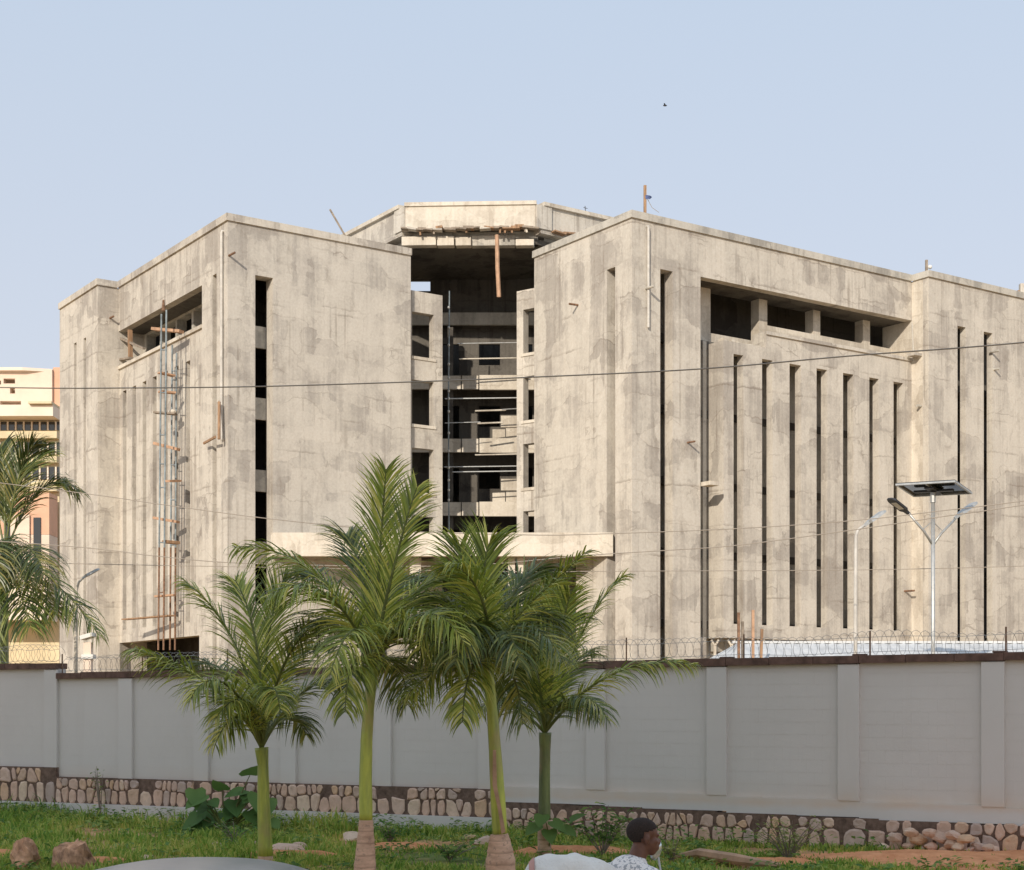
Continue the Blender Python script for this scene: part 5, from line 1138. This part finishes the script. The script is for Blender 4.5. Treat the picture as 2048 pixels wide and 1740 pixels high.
def fuse(m, name, mat, voxel, parent=None, smooth_it=3):
    """one continuous surface from overlapping shapes"""
    o = m.build(name, None); rm = o.modifiers.new('r', 'REMESH'); rm.mode = 'VOXEL'; rm.voxel_size = voxel
    sm = o.modifiers.new('s', 'SMOOTH'); sm.factor = .5; sm.iterations = smooth_it
    dg = bpy.context.evaluated_depsgraph_get(); me = bpy.data.meshes.new_from_object(o.evaluated_get(dg)); me.name = name
    old = o.data; o.modifiers.clear(); o.data = me; bpy.data.meshes.remove(old); me.materials.clear(); me.materials.append(M[mat])
    me.polygons.foreach_set('use_smooth', [True] * len(me.polygons)); me.update()
    if parent: o.parent = parent; o.matrix_parent_inverse = Matrix.Identity(4)
    return o
def skinmat():
    n = NT('brown_skin'); c = n.mix(n.ramp(n.noise(n.pos, 25, 4)[0], [(.3, 0), (.7, 1)]), (.13, .055, .034), (.17, .075, .045)); n.bump(n.noise(n.pos, 220, 3)[0], .001, .3); return n.done(c, .48, spec=.4)
M['skin'] = skinmat()
M['hair'] = simple('short_black_hair', (.040, .028, .023), .9, var=.4, sc=160, bump=.004)
def shirtmat():
    n = NT('white_grey_print_shirt'); wp = n.vadd(n.pos, n.noise(n.pos, 24, 3)[1], .03); v = n.vor(wp, 55, 'F1')['Distance']; k = n.noise(wp, 48, 4, .7)[0]
    f = n.ramp(n.math('MULTIPLY_ADD', v, .5, n.math('MULTIPLY', k, .6)), [(.59, 0), (.64, 1)]); c = n.mix(f, (.88, .83, .79), (.42, .42, .43)); n.bump(n.noise(n.pos, 9, 4)[0], .03, .6); return n.done(c, .85, spec=.2)
M['shirt'] = shirtmat(); M['trousers'] = simple('dark_trousers', (.03, .035, .05), .9, var=.2)
# head: centred at Hc, looking to the right and a little away
Hc = at(1289, 1674, 9.72); yaw = R(16); F_ = Vector((math.cos(yaw), math.sin(yaw), -.06)).normalized(); S_ = Vector((0, 0, 1)).cross(F_).normalized(); U_ = F_.cross(S_)
HM = Matrix((F_, S_, U_)).transposed()
def H(f, s, u): return Hc + F_ * f + S_ * s + U_ * u
bm_ = MB()
bm_.ball(H(-.018, 0, .036), .098, .076, .082, 20, 14, HM).ball(H(.022, 0, -.030), .068, .060, .080, 18, 12, HM).ball(H(.048, 0, -.085), .036, .036, .030, 12, 8, HM)      # skull, face, chin
bm_.ball(H(.074, 0, .018), .022, .050, .014, 12, 8, HM)                                                                        # brow
bm_.ball(H(.093, 0, -.022), .020, .014, .020, 10, 8, HM).ball(H(.098, 0, -.034), .014, .020, .011, 10, 8, HM)                   # nose
bm_.ball(H(.084, 0, -.060), .019, .030, .010, 10, 8, HM).ball(H(.080, 0, -.075), .018, .027, .010, 10, 8, HM)                   # lips
for s_ in (-1, 1):
    bm_.ball(H(.055, .036 * s_, -.022), .025, .022, .022, 10, 8, HM); bm_.ball(H(-.012, .078 * s_, -.012), .020, .010, .030, 10, 8, HM); bm_.ball(H(-.006, .075 * s_, -.036), .011, .009, .012, 8, 6, HM)
def cap(m, a, b, ra, rb, n=14):
    a, b = Vector(a), Vector(b); k = 6; m.tube([a.lerp(b, i / k) for i in range(k + 1)], [ra + (rb - ra) * i / k for i in range(k + 1)], n); m.ball(a, ra, nu=12, nv=8); return m.ball(b, rb, nu=12, nv=8)
neck = H(-.035, 0, -.14) + Vector((-.02, -.01, -.03)); hip = L(-.12, 0, .86); chest = Vector((hip.x + .01, hip.y + .01, 1.18)); chest = hip.lerp(neck, .62) + Vector((-.01, -.01, 0))
cap(bm_, H(-.02, 0, -.06), neck, .055, .060)
RT = Matrix.Rotation(hd - R(8), 3, 'Z')
def torso(m, k=1.0, low=True):
    m.ball(chest + Vector((0, 0, .05)), .125 * k, .185 * k, .19 * k, 18, 12, RT).ball(hip.lerp(chest, .45), .115 * k, .155 * k, .19 * k, 18, 12, RT)
    for s_ in (-1, 1): cap(m, neck + Vector((0, 0, -.035)), chest + lx_ * .185 * s_ + Vector((0, 0, .125)), .058 * k, .062 * k)
    if low: m.ball(hip, .14 * k, .17 * k, .13 * k, 16, 10, RT)
    return m
torso(bm_)
sh = {s_: chest + lx_ * .190 * s_ + Vector((0, 0, .120)) for s_ in (-1, 1)}; hand = {s_: L(.36, .31 * s_, 1.055) for s_ in (-1, 1)}
elb = {s_: sh[s_].lerp(hand[s_], .5) + lx_ * .10 * s_ + Vector((0, 0, -.12)) for s_ in (-1, 1)}
knee = {s_: L(.30, .22 * s_, .72) for s_ in (-1, 1)}; foot = {s_: L(.10, .20 * s_, .30) for s_ in (-1, 1)}
for s_ in (-1, 1):
    cap(bm_, sh[s_], elb[s_], .052, .042); cap(bm_, elb[s_], hand[s_] - fx * .05, .042, .027)
    bm_.ball(hand[s_] + Vector((0, 0, .004)), .045, .042, .022, 12, 8, RT)
    for k in range(4):
        q = hand[s_] + lx_ * (.030 - .020 * k) ; ln = (.030, .036, .034, .026)[k]
        cap(bm_, q + fx * .03 + Vector((0, 0, .012)), q + fx * (.03 + ln * .7) + Vector((0, 0, -.008)), .0095, .009, 8); cap(bm_, q + fx * (.03 + ln * .7) + Vector((0, 0, -.008)), q + fx * .03 + Vector((0, 0, -.034)), .009, .008, 8)
    cap(bm_, hand[s_] - lx_ * .036 * s_, hand[s_] - lx_ * .05 * s_ + fx * .045 + Vector((0, 0, -.016)), .011, .009, 8)
    cap(bm_, hip + lx_ * .09 * s_, knee[s_], .085, .058); cap(bm_, knee[s_], foot[s_] + Vector((0, 0, .05)), .056, .038); cap(bm_, foot[s_], foot[s_] + fx * .17, .038, .030)
ps = fuse(bm_, 'person', 'skin', .0085, None, 2)
tag(ps, 'man in a white and grey patterned shirt, short black hair, facing right', 'person')
hm = MB(); hm.ball(H(-.019, 0, .0365), .0985, .0765, .0825, 40, 30, HM)
hv = [Vector(v) for v in hm.v]; keep = {i for i, v in enumerate(hv) if ((v - Hc).dot(U_) > .036 + .45 * max(0, (v - Hc).dot(F_) - .01)) or ((v - Hc).dot(F_) < -.034 + .25 * ((v - Hc).dot(U_) + .02) and (v - Hc).dot(U_) > -.060)}
hm.f = [f for f in hm.f if all(i in keep for i in f)]
ho = hm.build('hair', M['hair'], None, smooth=True); ho.parent = ps; sd = ho.modifiers.new('t', 'SOLIDIFY'); sd.thickness = .003; sd.offset = 1
smm = torso(MB(), 1.10, False)
for s_ in (-1, 1): cap(smm, sh[s_], sh[s_].lerp(elb[s_], .75), .066, .064)
cap(smm, neck + Vector((0, 0, .0)), neck + Vector((0, 0, -.06)), .064, .075)
fuse(smm, 'shirt', 'shirt', .010, ps, 2)
cm = MB(); nn = 20; c_ = neck + Vector((0, 0, .012)); vs_ = []
for rr2, zz in ((.062, .028), (.070, .030), (.084, -.012), (.080, -.018)):
    for k in range(nn): a = 2 * math.pi * k / nn; vs_.append(c_ + Vector((math.cos(a) * rr2, math.sin(a) * rr2, zz - .018 * math.cos(a - hd))))
cm.add(vs_, [(i * nn + k, i * nn + (k + 1) % nn, (i + 1) * nn + (k + 1) % nn, (i + 1) * nn + k) for i in range(3) for k in range(nn)]); co = cm.build('collar', M['shirt'], None, smooth=True); co.parent = ps
tm = MB(); tm.ball(hip, .152, .182, .12, 16, 10, RT)
for s_ in (-1, 1): cap(tm, hip + lx_ * .09 * s_, knee[s_], .096, .070); cap(tm, knee[s_], foot[s_] + Vector((0, 0, .10)), .068, .055)
fuse(tm, 'trousers', 'trousers', .012, ps, 2)
# white woven sack tied behind him
def sackmat():
    n = NT('white_woven_sack'); p = n.scale(n.pos, 1, 1, 1, -R(8)); x = n.sep(p)[0]
    base = n.mix(n.ramp(n.noise(n.pos, 8, 5)[0], [(.3, 0), (.7, 1)]), (.78, .73, .66), (.88, .84, .77))
    n.bump(n.math('MULTIPLY_ADD', n.noise(n.pos, 260, 2)[0], .12, n.noise(n.pos, 12, 5, .7)[0]), .03, .7); return n.done(base, .75, spec=.25)
M['sack'] = sackmat(); M['sack_pink'] = simple('pink_sack_stripe', (.62, .34, .28), .8, var=.1)
sc_ = at(1137, 1788, 9.4); sk = MB(); nu, nv = 44, 26; vs_ = []
for i in range(nu + 1):
    f = i / nu; x = -.29 + .66 * f; prof = (1 - abs(2 * f - 1) ** 3.2) ** .42 * (1 - .22 * f) 
    for k in range(nv):
        a = 2 * math.pi * k / nv; wob = 1 + .035 * math.sin(7 * f + 2 * a) + .03 * math.sin(19 * f + 3 * a) + .02 * math.sin(31 * f - 5 * a) + random.uniform(-.008, .008)
        vs_.append(sc_ + Vector((x, math.cos(a) * .25 * prof * wob + .1 * f, math.sin(a) * .275 * prof * wob - .05 * f * f)))
sk.add(vs_, [(i * nv + k, i * nv + (k + 1) % nv, (i + 1) * nv + (k + 1) % nv, (i + 1) * nv + k) for i in range(nu) for k in range(nv)])
so_ = sk.build('sack', M['sack'], smooth=True); tag(so_, 'full white woven sack with a pink stripe behind the rider', 'sack')
sp_ = MB(); vs2 = []
for i, f in enumerate((.075, .10, .125)):
    x = -.29 + .66 * f; prof = (1 - abs(2 * f - 1) ** 3.2) ** .42 * (1 - .22 * f)
    for k in range(nv): a = 2 * math.pi * k / nv; vs2.append(sc_ + Vector((x, math.cos(a) * .258 * prof + .1 * f, math.sin(a) * .283 * prof)))
sp_.add(vs2, [(i * nv + k, i * nv + (k + 1) % nv, (i + 1) * nv + (k + 1) % nv, (i + 1) * nv + k) for i in range(2) for k in range(nv)])
o_ = sp_.build('stripe', M['sack_pink'], smooth=True); o_.parent = so_
